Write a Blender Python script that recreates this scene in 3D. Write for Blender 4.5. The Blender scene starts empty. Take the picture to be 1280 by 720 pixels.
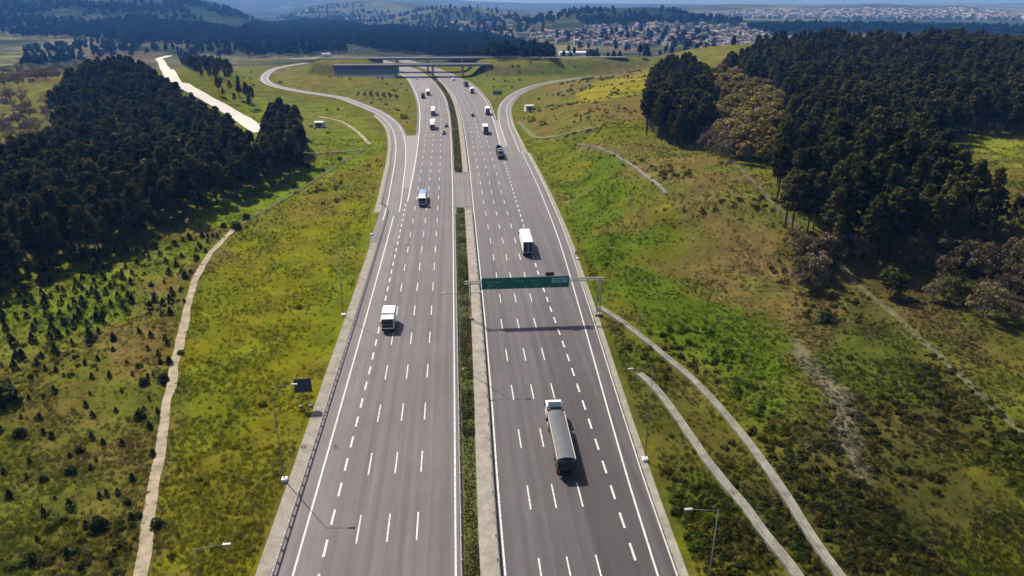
import bpy, bmesh, math, random
import numpy as np
from mathutils import Vector, Matrix
R = math.radians
random.seed(7); RNG = np.random.default_rng(11)
SC = bpy.context.scene
COL = SC.collection

# ------------------------------------------------------------------ camera, sky, sun, exposure
FPX, PITCH, YAW, CAMH = 865.0, R(22.4), R(4.63), 60.0        # photograph: 1280 x 720
cam_d = bpy.data.cameras.new('camera'); cam = bpy.data.objects.new('camera', cam_d); COL.objects.link(cam)
cam.location = (0, 0, CAMH); cam.rotation_euler = (math.pi/2 - PITCH, 0, -YAW)
cam_d.sensor_width = 36; cam_d.lens = 36*FPX/1280
cam_d.clip_start = 0.5; cam_d.clip_end = 40000
SC.camera = cam
SUN_EL = R(50); SUN_AZ = R(-36)                               # azimuth from +Y, clockwise
w = bpy.data.worlds.new('World'); SC.world = w; w.use_nodes = True
nt = w.node_tree; bg = nt.nodes['Background']
sky = nt.nodes.new('ShaderNodeTexSky'); sky.sky_type = 'NISHITA'; sky.sun_disc = False
sky.sun_elevation = SUN_EL; sky.sun_rotation = SUN_AZ; sky.air_density = 1.0; sky.dust_density = 3.0
nt.links.new(sky.outputs[0], bg.inputs[0]); bg.inputs[1].default_value = 0.075
sl = bpy.data.lights.new('sun', 'SUN'); sun = bpy.data.objects.new('sun', sl); COL.objects.link(sun)
sl.energy = 5.0; sl.angle = R(0.5); sl.color = (1.0, 0.95, 0.87)
sdir = Vector((math.sin(SUN_AZ)*math.cos(SUN_EL), math.cos(SUN_AZ)*math.cos(SUN_EL), math.sin(SUN_EL)))
sun.rotation_euler = (-sdir).to_track_quat('-Z', 'Y').to_euler()
vs = SC.view_settings; vs.view_transform = 'Standard'; vs.look = 'None'; vs.gamma = 1; vs.exposure = 0.55
vs.use_curve_mapping = False
SC.render.engine = 'CYCLES'
cy = SC.cycles; cy.use_denoising = True; cy.max_bounces = 5; cy.diffuse_bounces = 2; cy.glossy_bounces = 2
cy.volume_bounces = 0; cy.transparent_max_bounces = 6
HAZE_DENSITY = 1.05e-4; HAZE_COLOR = (0.11, 0.34, 1.0)

# ------------------------------------------------------------------ numeric helpers
def ss(a, b, t):
    t = np.clip((t-a)/(b-a), 0, 1); return t*t*(3-2*t)
def _hash(i, j, s):
    n = (i*374761393 + j*668265263 + s*974634777) & 0xffffffff
    n = ((n ^ (n >> 13))*1274126177) & 0xffffffff
    return ((n ^ (n >> 16)) & 0xffff)/65535.0
def vnoise(x, y, s=0):
    x = np.asarray(x, float); y = np.asarray(y, float)
    xi = np.floor(x).astype(np.int64); yi = np.floor(y).astype(np.int64)
    fx = x-xi; fy = y-yi; fx = fx*fx*(3-2*fx); fy = fy*fy*(3-2*fy)
    a = _hash(xi, yi, s); b = _hash(xi+1, yi, s); c = _hash(xi, yi+1, s); d = _hash(xi+1, yi+1, s)
    return a+(b-a)*fx+(c-a)*fy+(a-b-c+d)*fx*fy
def fbm(x, y, sc, o=4, s=0):
    r = 0; a = .5; t = 0
    for k in range(o):
        r = r+a*vnoise(x/sc+17.3*k, y/sc-9.1*k, s+k); t += a; a *= .5; sc *= .5
    return r/t
def catmull(pts, n=8):
    pts = [np.array(p, float) for p in pts]; P = [2*pts[0]-pts[1]]+pts+[2*pts[-1]-pts[-2]]; out = []
    for i in range(1, len(P)-2):
        for k in range(n):
            t = k/n; a, b, c, d = P[i-1], P[i], P[i+1], P[i+2]
            out.append(.5*((2*b)+(c-a)*t+(2*a-5*b+4*c-d)*t*t+(3*b-a-3*c+d)*t**3))
    out.append(pts[-1]); return np.array(out)
class Curve:                                               # a smooth x(y) along the road
    def __init__(s, pts):
        c = catmull(pts, 10); s.y = c[:, 1]; s.x = c[:, 0]
    def __call__(s, y): return np.interp(y, s.y, s.x)

# ------------------------------------------------------------------ road alignment (metres; the highway runs along +Y)
LL = Curve([(-20.2,-40),(-20.0,40),(-19.7,100),(-19.5,150),(-19.6,210),(-20.6,260),(-22.6,303),(-27.6,348)])  # outer line, left carriageway then slip road
LM = Curve([(-16.2,200),(-16.6,280),(-17.7,338),(-20.3,415),(-25.3,492),(-36.6,603),(-48.6,667),(-70,760),(-105,860)])   # main left line beyond the gore
LR = Curve([(-1.6,-40),(-1.5,60),(-1.5,150),(-1.6,240),(-2.0,300),(-2.6,357),(-3.7,414),(-6.9,491),(-14.8,576),(-24.8,650),(-34.0,700),(-53,760),(-88,860)])
RL = Curve([(3.9,-40),(4.1,60),(4.6,100),(4.9,140),(5.0,208),(5.1,277),(4.6,357),(3.6,413),(0.5,490),(-6.8,576),(-15.9,649),(-24.0,698),(-42,760),(-77,860)])
RM = Curve([(19.2,260),(20.2,322),(21.1,386),(20.6,470),(14.2,562),(5.6,615),(-5.2,672),(-28,760),(-62,860)])           # main right line beyond the gore
RR = Curve([(18.0,-40),(21.3,58),(22.5,86),(25.4,138),(27.4,180),(28.2,215),(28.6,254),(28.5,330)])
GORE_L, GORE_R = 338.0, 318.0
def edge_left(y):  return np.where(y < GORE_L, np.minimum(LL(np.minimum(y, 345))-2.3+ss(215, 338, y)*3.5, LM(np.maximum(y, 200))-1.6), LM(y)-1.6)
def edge_right(y): return np.where(y < GORE_R, np.where(y < 300, RR(np.minimum(y, 330))+2.1, RM(np.maximum(y, 260))+4.5), RM(y)+1.7)
RAMP_L = catmull([(-20.4,180),(-20.4,214),(-21.6,250),(-23.2,290),(-26.0,330),(-30.8,368),(-38.5,402),(-48,431),(-61,461),(-78,496),(-99,520),(-121,546),(-144,582),(-162,633),(-174,707),(-172,750),(-158,800)], 8)
RAMP_R = catmull([(25.0,270),(25.6,330),(26.6,385),(31,445),(42,501),(60,551),(87,594),(120,622),(165,650)], 8)
RAMP_L_W, RAMP_R_W = 4.2, 4.0
def seg_dist(x, y, P):
    best = np.full(np.shape(x), 1e9)
    for a, b in zip(P[:-1], P[1:]):
        d = b-a; L = d@d
        t = np.clip(((x-a[0])*d[0]+(y-a[1])*d[1])/L, 0, 1)
        best = np.minimum(best, np.hypot(x-a[0]-t*d[0], y-a[1]-t*d[1]))
    return best
def road_dist(x, y):
    x = np.asarray(x, float); y = np.asarray(y, float)
    e = np.maximum(edge_left(y)-x, x-edge_right(y))
    e = np.where(y > 860, np.maximum(e, y-860+0*x), e)
    near = (y > 120) & (y < 900) & (np.abs(x) < 320)
    if np.any(near):
        xx, yy = x[near], y[near]
        d = np.minimum(seg_dist(xx, yy, RAMP_L)-RAMP_L_W, seg_dist(xx, yy, RAMP_R)-RAMP_R_W)
        e = e.copy(); e[near] = np.minimum(e[near], d)
    return e

# ------------------------------------------------------------------ terrain
def tan_at(py):
    v = (py-360)/FPX; return (math.sin(PITCH)+v*math.cos(PITCH))/(math.cos(PITCH)-v*math.sin(PITCH))
RIDGES = [   # distance ahead, half depths before / behind, skyline (bearing as photo column, elevation as photo row)
    (7600, 1800, 1300, [(-900,-30),(0,-14),(250,-10),(400,-6),(520,-4),(600,2),(680,4),(900,5),(1300,4),(2200,4)]),
    (4300, 700, 900, [(-900,60),(200,40),(300,22),(345,20),(380,8),(430,1),(480,0),(560,7),(640,12),(720,22),(900,60)]),
    (2700, 800, 800, [(-900,-70),(-300,-60),(0,-34),(150,-18),(235,-5),(285,6),(325,25),(370,42),(420,70),(2200,80)]),
    (2900, 450, 500, [(300,70),(430,45),(480,28),(520,16),(560,9),(600,9),(640,17),(690,21),(740,24),(820,50)]),
    (2100, 420, 500, [(480,70),(560,44),(620,28),(680,17),(720,12),(770,10),(810,9),(845,13),(880,20),(930,26),(1000,27),(1150,28),(1300,32),(2200,34)]),
    (4600, 1100, 900, [(600,60),(700,22),(780,10),(860,7),(910,5),(1000,7),(1060,6),(1100,4),(1140,7),(1200,7),(1240,11),(1290,17),(1400,22),(2200,26)]),
]
def base_height(x, y):
    X = x*math.cos(YAW)-y*math.sin(YAW); Y = x*math.sin(YAW)+y*math.cos(YAW)
    left = -8.5+3.5*ss(200, 360, y)+5.0*ss(380, 520, y)
    left = left+15*np.exp(-((x+225)/105)**2-((y-500)/150)**2)
    left = left+3.0*np.exp(-((x+70)/22)**2-((y-560)/45)**2)
    q = y+.25*(x-60)
    right = -10+21*ss(112, 200, q)
    right = right-10*ss(420, 600, y)*ss(260, 170, x)
    right = right-8*np.exp(-((x-62)/26)**2-((y-445)/65)**2)
    right = right+17*np.exp(-((x-310)/150)**2-((y-560)/230)**2)
    right = right+6*np.exp(-((x-125)/40)**2-((y-120)/60)**2)
    left = np.maximum(left, 12.0*np.exp(-((y-673)/36)**6)*ss(-48, -64, x)*ss(-142, -120, x))
    right = np.maximum(right, 12.0*np.exp(-((y-667)/43)**6)*ss(7, 24, x)*ss(330, 200, x))
    b = left+(right-left)*ss(-25, 25, x)
    far = -12+4*(fbm(x, y, 420, 3, 5)-.5)*ss(900, 1600, y)
    b = b+(far-b)*ss(680, 980, y)
    f = Y > 800
    if np.any(f):
        Xf, Yf = X[f], Y[f]; col = 640+FPX*Xf/(Yf*math.cos(PITCH)+45*math.sin(PITCH)); bf = b[f]
        for D, s0, s1, prof in RIDGES:
            p = np.array(prof, float)
            zt = CAMH-np.interp(col, p[:, 0], [tan_at(v) for v in p[:, 1]])*D
            zt = np.clip(zt, -12, 230)
            g = np.exp(-((Yf-D)/np.where(Yf < D, s0, s1))**2)
            n = 1+.22*(fbm(Xf, Yf, 600, 4, 9)-.5)*(1-.75*g)
            bf = np.maximum(bf, -12+(zt+12)*g*n)
        b = b.copy(); b[f] = bf
    return b
def height(x, y):
    x = np.atleast_1d(np.asarray(x, float)); y = np.atleast_1d(np.asarray(y, float))
    x, y = np.broadcast_arrays(x, y)
    D = road_dist(x, y); b = base_height(x, y)
    b = b+1.6*(fbm(x, y, 38, 3, 21)-.5)*ss(3, 25, D)
    b = b+(1.0+1.6*ss(20, 60, x))*(fbm(x*.8+y*.3, y*.55, 17, 3, 23)-.5)*ss(8, 24, D)*ss(600, 300, y)
    k = ss(2.2, 30+8*ss(0, 40, x), D)
    h = -.12+(b+.12)*k
    amp = .42*ss(3.0, 7, D)
    return h+amp*(fbm(x, y, 2.6, 3, 33)-.5)
def smooth_height(x, y): return height(x, y)
def rays(px, py):
    u = (px-640)/FPX; v = (py-360)/FPX
    fx, dz = math.cos(PITCH)-v*math.sin(PITCH), -(math.sin(PITCH)+v*math.cos(PITCH))
    return u*math.cos(YAW)+fx*math.sin(YAW), -u*math.sin(YAW)+fx*math.cos(YAW), dz
_T = np.geomspace(40, 9000, 1400)
def at(px, py, dz=0.0):
    """the point of the ground (or of a level dz above it) seen at a photograph pixel"""
    dx, dy, d = rays(px, py)
    z = CAMH+d*_T-dz-height(dx*_T, dy*_T)
    i = int(np.argmax(z < 0)) if np.any(z < 0) else len(_T)-1
    if i == 0: i = 1
    a, b = z[i-1], z[i]; t = _T[i-1]+(_T[i]-_T[i-1])*(a/(a-b) if a != b else 0)
    return np.array([dx*t, dy*t])
def at_flat(px, py, z=0.0):
    dx, dy, d = rays(px, py); t = (z-CAMH)/d
    return np.array([dx*t, dy*t])
def inside(x, y, poly):
    c = np.zeros(np.shape(x), bool); n = len(poly)
    for i in range(n):
        x0, y0 = poly[i]; x1, y1 = poly[i-1]
        if y0 == y1: continue
        c ^= ((y0 > y) != (y1 > y)) & (x < (x1-x0)*(y-y0)/(y1-y0)+x0)
    return c
def wpoly(px, dz=0.0): return [at(a, b, dz) for a, b in px]

# ------------------------------------------------------------------ materials
def new_mat(name, rough=.8, spec=.3):
    m = bpy.data.materials.new(name); m.use_nodes = True
    b = m.node_tree.nodes['Principled BSDF']; b.inputs['Roughness'].default_value = rough
    b.inputs['Specular IOR Level'].default_value = spec
    return m, m.node_tree, b
def N(nt, t, **kw):
    n = nt.nodes.new(t)
    for k, v in kw.items(): setattr(n, k, v)
    return n
def mathn(nt, op, a, b=None):
    n = N(nt, 'ShaderNodeMath', operation=op)
    for i, v in enumerate((a, b)):
        if v is None: continue
        if isinstance(v, (int, float)): n.inputs[i].default_value = v
        else: nt.links.new(v, n.inputs[i])
    return n.outputs[0]
def maprange(nt, v, a, b, c, d):
    n = N(nt, 'ShaderNodeMapRange'); nt.links.new(v, n.inputs[0])
    for i, q in enumerate((a, b, c, d)): n.inputs[i+1].default_value = q
    return n.outputs[0]
def scale_col(nt, col, fac):
    n = N(nt, 'ShaderNodeVectorMath', operation='SCALE')
    if isinstance(col, tuple): n.inputs[0].default_value = col
    else: nt.links.new(col, n.inputs[0])
    nt.links.new(fac, n.inputs['Scale']); return n.outputs[0]
def noise(nt, scale, detail=4, vec=None, rough=.6):
    n = N(nt, 'ShaderNodeTexNoise'); n.inputs['Scale'].default_value = scale; n.inputs['Detail'].default_value = detail
    n.inputs['Roughness'].default_value = rough
    if vec is not None: nt.links.new(vec, n.inputs['Vector'])
    return n.outputs['Fac']
def plain(name, rgb, rough=.6, metal=0.0, var=.25, scale=2.0, spec=.4):
    m, nt, b = new_mat(name, rough, spec); b.inputs['Metallic'].default_value = metal
    tc = N(nt, 'ShaderNodeTexCoord')
    f = noise(nt, scale, 5, tc.outputs['Object'])
    nt.links.new(scale_col(nt, tuple(rgb), maprange(nt, f, .25, .75, 1-var, 1+var)), b.inputs['Base Color'])
    return m
def ground_mat():
    m, nt, b = new_mat('meadow_ground', .95, .0)
    a = N(nt, 'ShaderNodeAttribute', attribute_name='tint')
    geo = N(nt, 'ShaderNodeNewGeometry'); P = geo.outputs['Position']
    f1 = maprange(nt, noise(nt, .9, 6, P, .7), .25, .75, .68, 1.32)
    f2 = maprange(nt, noise(nt, .13, 4, P), .3, .7, .75, 1.25)
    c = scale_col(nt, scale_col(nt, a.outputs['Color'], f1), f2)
    # warm / green shift between clumps of different grasses
    mx = N(nt, 'ShaderNodeMix', data_type='RGBA', blend_type='MULTIPLY')
    nt.links.new(maprange(nt, noise(nt, .35, 5, P, .65), .42, .62, 0, 1), mx.inputs['Factor'])
    nt.links.new(c, mx.inputs['A']); mx.inputs['B'].default_value = (1.14, .95, .95, 1)
    nt.links.new(mx.outputs['Result'], b.inputs['Base Color'])
    bp = N(nt, 'ShaderNodeBump'); bp.inputs['Strength'].default_value = .8; bp.inputs['Distance'].default_value = .5
    nt.links.new(noise(nt, 1.3, 8, P, .72), bp.inputs['Height']); nt.links.new(bp.outputs[0], b.inputs['Normal'])
    return m
def asphalt_mat(name, base, right=False, left=False):
    m, nt, b = new_mat(name, .72, .30)
    geo = N(nt, 'ShaderNodeNewGeometry'); P = geo.outputs['Position']
    mp = N(nt, 'ShaderNodeMapping'); mp.inputs['Scale'].default_value = (1.0, .012, 1); nt.links.new(P, mp.inputs['Vector'])
    streak = maprange(nt, noise(nt, .85, 4, mp.outputs[0], .6), .28, .72, .74, 1.26)
    mp2 = N(nt, 'ShaderNodeMapping'); mp2.inputs['Scale'].default_value = (1.0, .08, 1); nt.links.new(P, mp2.inputs['Vector'])
    streak2 = maprange(nt, noise(nt, 2.6, 3, mp2.outputs[0], .6), .3, .7, .93, 1.07)
    blot = maprange(nt, noise(nt, .08, 5, P, .6), .3, .7, .90, 1.1)
    grain = maprange(nt, noise(nt, 7.0, 4, P, .8), .3, .7, .90, 1.1)
    s = mathn(nt, 'MULTIPLY', mathn(nt, 'MULTIPLY', streak, streak2), mathn(nt, 'MULTIPLY', blot, grain))
    xyz = N(nt, 'ShaderNodeSeparateXYZ'); nt.links.new(P, xyz.inputs[0])
    # the tyres of each lane darken two bands; oil drips between them
    ph = mathn(nt, 'ADD', mathn(nt, 'MULTIPLY', xyz.outputs[0], 2*math.pi/1.8), 1.0 if left else .4)
    tracks_ = mathn(nt, 'MULTIPLY', mathn(nt, 'SINE', ph), maprange(nt, noise(nt, .05, 3, P), .3, .7, .02, .10))
    s = mathn(nt, 'MULTIPLY', s, mathn(nt, 'ADD', tracks_, 1.0))
    spots = maprange(nt, noise(nt, .9, 5, mp2.outputs[0], .7), .62, .74, 1.0, .78)
    s = mathn(nt, 'MULTIPLY', s, spots)
    if right:   # a later, darker surfacing of the two outer lanes near the gantry
        k = mathn(nt, 'MULTIPLY', maprange(nt, xyz.outputs[0], 12.6, 15.5, 0, 1), maprange(nt, xyz.outputs[1], 150, 95, 0, 1))
        k = mathn(nt, 'MULTIPLY', k, maprange(nt, xyz.outputs[0], 20.5, 22.5, 1, .15))
        s = mathn(nt, 'MULTIPLY', s, mathn(nt, 'SUBTRACT', 1.0, mathn(nt, 'MULTIPLY', k, .30)))
        s = mathn(nt, 'MULTIPLY', s, maprange(nt, xyz.outputs[1], 70, 260, .82, 1.35))  # near-to-far brightening: sunlight at grazing view put into the colour
    if left:    # pale, little-driven hard shoulder
        s = mathn(nt, 'MULTIPLY', s, maprange(nt, xyz.outputs[0], -18.6, -16.8, 1.22, .98))
        s = mathn(nt, 'MULTIPLY', s, maprange(nt, xyz.outputs[1], 60, 260, .95, 1.1))  # weaker brightening with distance, grazing sunlight painted in as well
    nt.links.new(scale_col(nt, base, s), b.inputs['Base Color'])
    bp = N(nt, 'ShaderNodeBump'); bp.inputs['Strength'].default_value = .25; bp.inputs['Distance'].default_value = .03
    nt.links.new(noise(nt, 9, 4, P), bp.inputs['Height']); nt.links.new(bp.outputs[0], b.inputs['Normal'])
    return m
def paint_mat():
    m, nt, b = new_mat('road_paint', .7, .3)
    geo = N(nt, 'ShaderNodeNewGeometry')
    f = maprange(nt, noise(nt, 2.2, 6, geo.outputs['Position'], .75), .34, .62, .42, 1.0)
    nt.links.new(scale_col(nt, (.62, .61, .58), f), b.inputs['Base Color']); return m
def gravel_mat(name, rgb, var=.25):
    m, nt, b = new_mat(name, .95, .1)
    geo = N(nt, 'ShaderNodeNewGeometry'); P = geo.outputs['Position']
    f = mathn(nt, 'MULTIPLY', maprange(nt, noise(nt, .5, 6, P, .7), .3, .7, 1-var, 1+var), maprange(nt, noise(nt, 5, 4, P, .7), .3, .7, .85, 1.15))
    nt.links.new(scale_col(nt, rgb, f), b.inputs['Base Color'])
    bp = N(nt, 'ShaderNodeBump'); bp.inputs['Strength'].default_value = .5; bp.inputs['Distance'].default_value = .1
    nt.links.new(noise(nt, 3, 6, P), bp.inputs['Height']); nt.links.new(bp.outputs[0], b.inputs['Normal'])
    return m
def thin_leaf(nt, b, col, k):
    """leaves and blades are thin: part of the sunlight passes through them"""
    t = N(nt, 'ShaderNodeBsdfTranslucent'); mx = N(nt, 'ShaderNodeMixShader'); mx.inputs[0].default_value = k
    nt.links.new(col, b.inputs['Base Color']); nt.links.new(col, t.inputs['Color'])
    nt.links.new(b.outputs[0], mx.inputs[1]); nt.links.new(t.outputs[0], mx.inputs[2])
    nt.links.new(mx.outputs[0], nt.nodes['Material Output'].inputs['Surface'])
def leaf_mat(name, dark, light, per_tree=.35, warm=None):
    m, nt, b = new_mat(name, .85, .06)
    a = N(nt, 'ShaderNodeAttribute', attribute_name='tone'); oi = N(nt, 'ShaderNodeObjectInfo')
    mx = N(nt, 'ShaderNodeMix', data_type='RGBA'); nt.links.new(a.outputs['Fac'], mx.inputs['Factor'])
    mx.inputs['A'].default_value = (*dark, 1); mx.inputs['B'].default_value = (*light, 1)
    c = mx.outputs['Result']
    if warm:
        m2 = N(nt, 'ShaderNodeMix', data_type='RGBA'); nt.links.new(maprange(nt, mathn(nt, 'FRACT', mathn(nt, 'MULTIPLY', oi.outputs['Random'], 7.31)), .45, 1, 0, .75), m2.inputs['Factor'])
        nt.links.new(c, m2.inputs['A']); m2.inputs['B'].default_value = (*warm, 1); c = m2.outputs['Result']
    thin_leaf(nt, b, scale_col(nt, c, maprange(nt, oi.outputs['Random'], 0, 1, 1-per_tree, 1+per_tree)), .25)
    return m
def tuft_mat():
    m, nt, b = new_mat('grass_tuft', .9, .0)
    a = N(nt, 'ShaderNodeAttribute', attribute_name='pc', attribute_type='INSTANCER')
    thin_leaf(nt, b, a.outputs['Color'], .5); return m

M = dict(
    ground=ground_mat(),
    road_l=asphalt_mat('asphalt_west', (.098, .083, .087), left=True), road_r=asphalt_mat('asphalt_east', (.080, .068, .072), right=True),
    ramp=asphalt_mat('asphalt_slip_road', (.120, .105, .107)), gore=gravel_mat('pale_gore_surface', (.22, .20, .19), .12),
    paint=paint_mat(), verge=gravel_mat('concrete_verge', (.22, .198, .165), .32), gutter=gravel_mat('concrete_gutter', (.235, .21, .18), .3),
    dirt=gravel_mat('pale_dirt', (.265, .218, .155), .4), white_dirt=gravel_mat('white_gravel', (.46, .43, .39), .15),
    concrete=gravel_mat('channel_concrete', (.17, .158, .132), .45), chanwall=gravel_mat('channel_wall_concrete', (.20, .19, .17), .35), path=gravel_mat('trodden_soil', (.115, .108, .05), .3), trail=gravel_mat('faint_trail_soil', (.092, .085, .042), .35), medsoil=gravel_mat('grassy_soil', (.075, .085, .02), .4),
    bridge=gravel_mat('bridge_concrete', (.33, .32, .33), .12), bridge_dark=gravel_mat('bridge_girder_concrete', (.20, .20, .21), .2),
    stone=gravel_mat('slope_paving_stone', (.13, .135, .145), .3),
    steel=plain('galvanised_steel', (.30, .31, .32), .5, .4), rail=plain('weathered_rail', (.22, .215, .21), .55, .3), rail_pale=plain('pale_rail', (.34, .33, .29), .6, .1),
    lampgrey=plain('lamp_post_grey', (.17, .18, .17), .6),
    door_shade=plain('rear_door_shade', (.045, .048, .058), .5),  # shade of the trucks' rear faces painted into the door colour
    green=plain('sign_green', (.006, .15, .10), .5, var=.1), lettergreen=plain('sign_letter_green', (.24, .50, .38), .5), white=plain('white_paint', (.78, .78, .77), .4, var=.06),
    signblue=plain('sign_pale_blue', (.30, .50, .58), .5), brown=plain('sign_brown', (.06, .035, .02), .5), signback=plain('sign_back_grey', (.045, .06, .085), .6),
    bark=plain('pine_bark', (.06, .042, .03), .9), greybark=plain('grey_bark', (.13, .11, .09), .9),
    pine=leaf_mat('pine_needles', (.014, .019, .005), (.082, .084, .018), .5, (.088, .072, .020)),
    pine_far=leaf_mat('far_pine_needles', (.008, .019, .012), (.026, .042, .022), .3),
    sapling=leaf_mat('young_pine_needles', (.013, .022, .007), (.052, .064, .017), .45),
    olive=leaf_mat('olive_brown_leaves', (.10, .080, .020), (.28, .225, .055), .3, (.17, .12, .06)),
    brown_l=leaf_mat('brown_twigs', (.062, .046, .026), (.20, .155, .09), .4, (.10, .095, .03)),
    hedge=leaf_mat('hedge_leaves', (.034, .036, .010), (.135, .128, .036), .2),
    yellow=leaf_mat('yellow_blossom', (.16, .14, .012), (.46, .42, .03), .1),
    tuft=tuft_mat(),
    glass=plain('dark_glass', (.012, .015, .02), .12, var=.1, spec=.6), tyre=plain('tyre_rubber', (.02, .02, .02), .85), rim=plain('wheel_rim', (.25, .25, .25), .4, .6),
    chassis=plain('chassis_dark', (.03, .03, .032), .7), tarp=plain('grey_tarpaulin', (.072, .078, .09), .6, var=.25, scale=1.2), alu=plain('aluminium', (.42, .41, .39), .45, .3),
    blue=plain('blue_paint', (.16, .27, .42), .4, var=.06), navy=plain('dark_blue_paint', (.015, .022, .06), .35), black=plain('black_paint', (.012, .012, .014), .35),
    silver=plain('silver_paint', (.42, .44, .46), .35, .3), citywall=plain('weathered_render', (.24, .235, .225), .85, var=.35, scale=.03), cream=plain('cream_render', (.40, .34, .27), .8, var=.1), pink=plain('pink_render', (.40, .27, .22), .8, var=.1), palewall=plain('white_render', (.45, .44, .42), .8, var=.08),
    rooftile=plain('red_roof_tile', (.21, .105, .075), .85, var=.2), roofbrown=plain('brown_roof_tile', (.17, .10, .07), .85, var=.2), roofgrey=plain('grey_roof', (.28, .28, .29), .8, var=.15), window=plain('dark_window', (.03, .04, .05), .3),
    lamp_red=plain('tail_lamp_red', (.35, .01, .01), .3), lamp_clear=plain('headlamp_glass', (.6, .6, .58), .2),
)

# ------------------------------------------------------------------ object helpers
def tag(o, label=None, cat=None, group=None, kind=None):
    if label: o['label'] = label
    if cat: o['category'] = cat
    if group: o['group'] = group
    if kind: o['kind'] = kind
    return o
def empty(name, loc, rz=0.0):
    o = bpy.data.objects.new(name, None); COL.objects.link(o); o.location = loc; o.rotation_euler = (0, 0, rz)
    o.empty_display_size = .5; return o
def mesh_obj(name, verts, faces, mat, parent=None, smooth=False):
    me = bpy.data.meshes.new(name); me.from_pydata([tuple(v) for v in verts], [], [tuple(f) for f in faces])
    if mat: me.materials.append(mat)
    if smooth: me.polygons.foreach_set('use_smooth', [True]*len(me.polygons))
    me.update(); o = bpy.data.objects.new(name, me); COL.objects.link(o); o.parent = parent; return o
def copy_tree(o, parent=None):
    c = o.copy(); COL.objects.link(c); c.parent = parent
    for ch in list(o.children): copy_tree(ch, c)
    return c
class MB:
    def __init__(s): s.bm = bmesh.new()
    def box(s, x0, x1, y0, y1, z0, z1, tx=0, tyf=0, tyb=0, bev=0.0):
        """box; its top may be drawn in by tx at the sides, tyf in front (+Y), tyb behind"""
        v = [s.bm.verts.new(p) for p in ((x0,y0,z0),(x1,y0,z0),(x1,y1,z0),(x0,y1,z0),(x0+tx,y0+tyb,z1),(x1-tx,y0+tyb,z1),(x1-tx,y1-tyf,z1),(x0+tx,y1-tyf,z1))]
        fs = [s.bm.faces.new([v[i] for i in f]) for f in ((0,3,2,1),(4,5,6,7),(0,1,5,4),(1,2,6,5),(2,3,7,6),(3,0,4,7))]
        if bev:
            es = list({e for f in fs for e in f.edges})
            bmesh.ops.bevel(s.bm, geom=es, offset=bev, segments=2, profile=.5, affect='EDGES')
        return s
    def tube(s, a, b, r0, r1=None, n=8):
        r1 = r0 if r1 is None else r1; a = Vector(a); b = Vector(b); d = (b-a).normalized()
        u = d.orthogonal().normalized(); w_ = d.cross(u)
        A = [s.bm.verts.new(a+(u*math.cos(t)+w_*math.sin(t))*r0) for t in [2*math.pi*k/n for k in range(n)]]
        B = [s.bm.verts.new(b+(u*math.cos(t)+w_*math.sin(t))*r1) for t in [2*math.pi*k/n for k in range(n)]]
        for k in range(n): s.bm.faces.new((A[k], A[(k+1) % n], B[(k+1) % n], B[k]))
        s.bm.faces.new(A[::-1]); s.bm.faces.new(B); return s
    def prism(s, prof, x0, x1, bev=0.0):
        """profile in (y, z), extruded along x"""
        A = [s.bm.verts.new((x0, p[0], p[1])) for p in prof]; B = [s.bm.verts.new((x1, p[0], p[1])) for p in prof]; n = len(prof)
        fs = [s.bm.faces.new((A[k], A[(k+1) % n], B[(k+1) % n], B[k])) for k in range(n)]+[s.bm.faces.new(A[::-1]), s.bm.faces.new(B)]
        if bev: bmesh.ops.bevel(s.bm, geom=list({e for f in fs for e in f.edges}), offset=bev, segments=2, profile=.5, affect='EDGES')
        return s
    def build(s, name, mat, parent=None, smooth=False):
        bmesh.ops.recalc_face_normals(s.bm, faces=s.bm.faces)
        me = bpy.data.meshes.new(name); s.bm.to_mesh(me); s.bm.free(); me.materials.append(mat)
        if smooth: me.polygons.foreach_set('use_smooth', [True]*len(me.polygons))
        o = bpy.data.objects.new(name, me); COL.objects.link(o); o.parent = parent; return o
def ribbon(name, left, right, z, mat, parent=None, cols=1, kind='structure'):
    """strip between two polylines; z a number or a function of (x, y)"""
    left = np.asarray(left, float); right = np.asarray(right, float); n = len(left); V = []
    for k in range(cols+1):
        p = left+(right-left)*(k/cols)
        zz = z(p[:, 0], p[:, 1]) if callable(z) else np.full(n, float(z))
        V.append(np.column_stack([p, zz]))
    V = np.stack(V, 1).reshape(-1, 3); c = cols+1
    F = [(i*c+k, i*c+k+1, (i+1)*c+k+1, (i+1)*c+k) for i in range(n-1) for k in range(cols)]
    o = mesh_obj(name, V, F, mat, parent)
    o.data.flip_normals() if o.data.polygons[0].normal.z < 0 else None
    if kind and not parent: o['kind'] = kind
    return o
def offset_line(P, d):
    P = np.asarray(P, float); t = np.gradient(P, axis=0); t /= np.linalg.norm(t, axis=1)[:, None]+1e-9
    return P+np.column_stack([t[:, 1], -t[:, 0]])*np.reshape(d, (-1, 1)) if np.ndim(d) else P+np.column_stack([t[:, 1], -t[:, 0]])*d
def resample(P, step):
    P = np.asarray(P, float); s = np.r_[0, np.cumsum(np.linalg.norm(np.diff(P, axis=0), axis=1))]
    q = np.linspace(0, s[-1], max(2, int(s[-1]/step)+1)); return np.column_stack([np.interp(q, s, P[:, 0]), np.interp(q, s, P[:, 1])])

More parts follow.
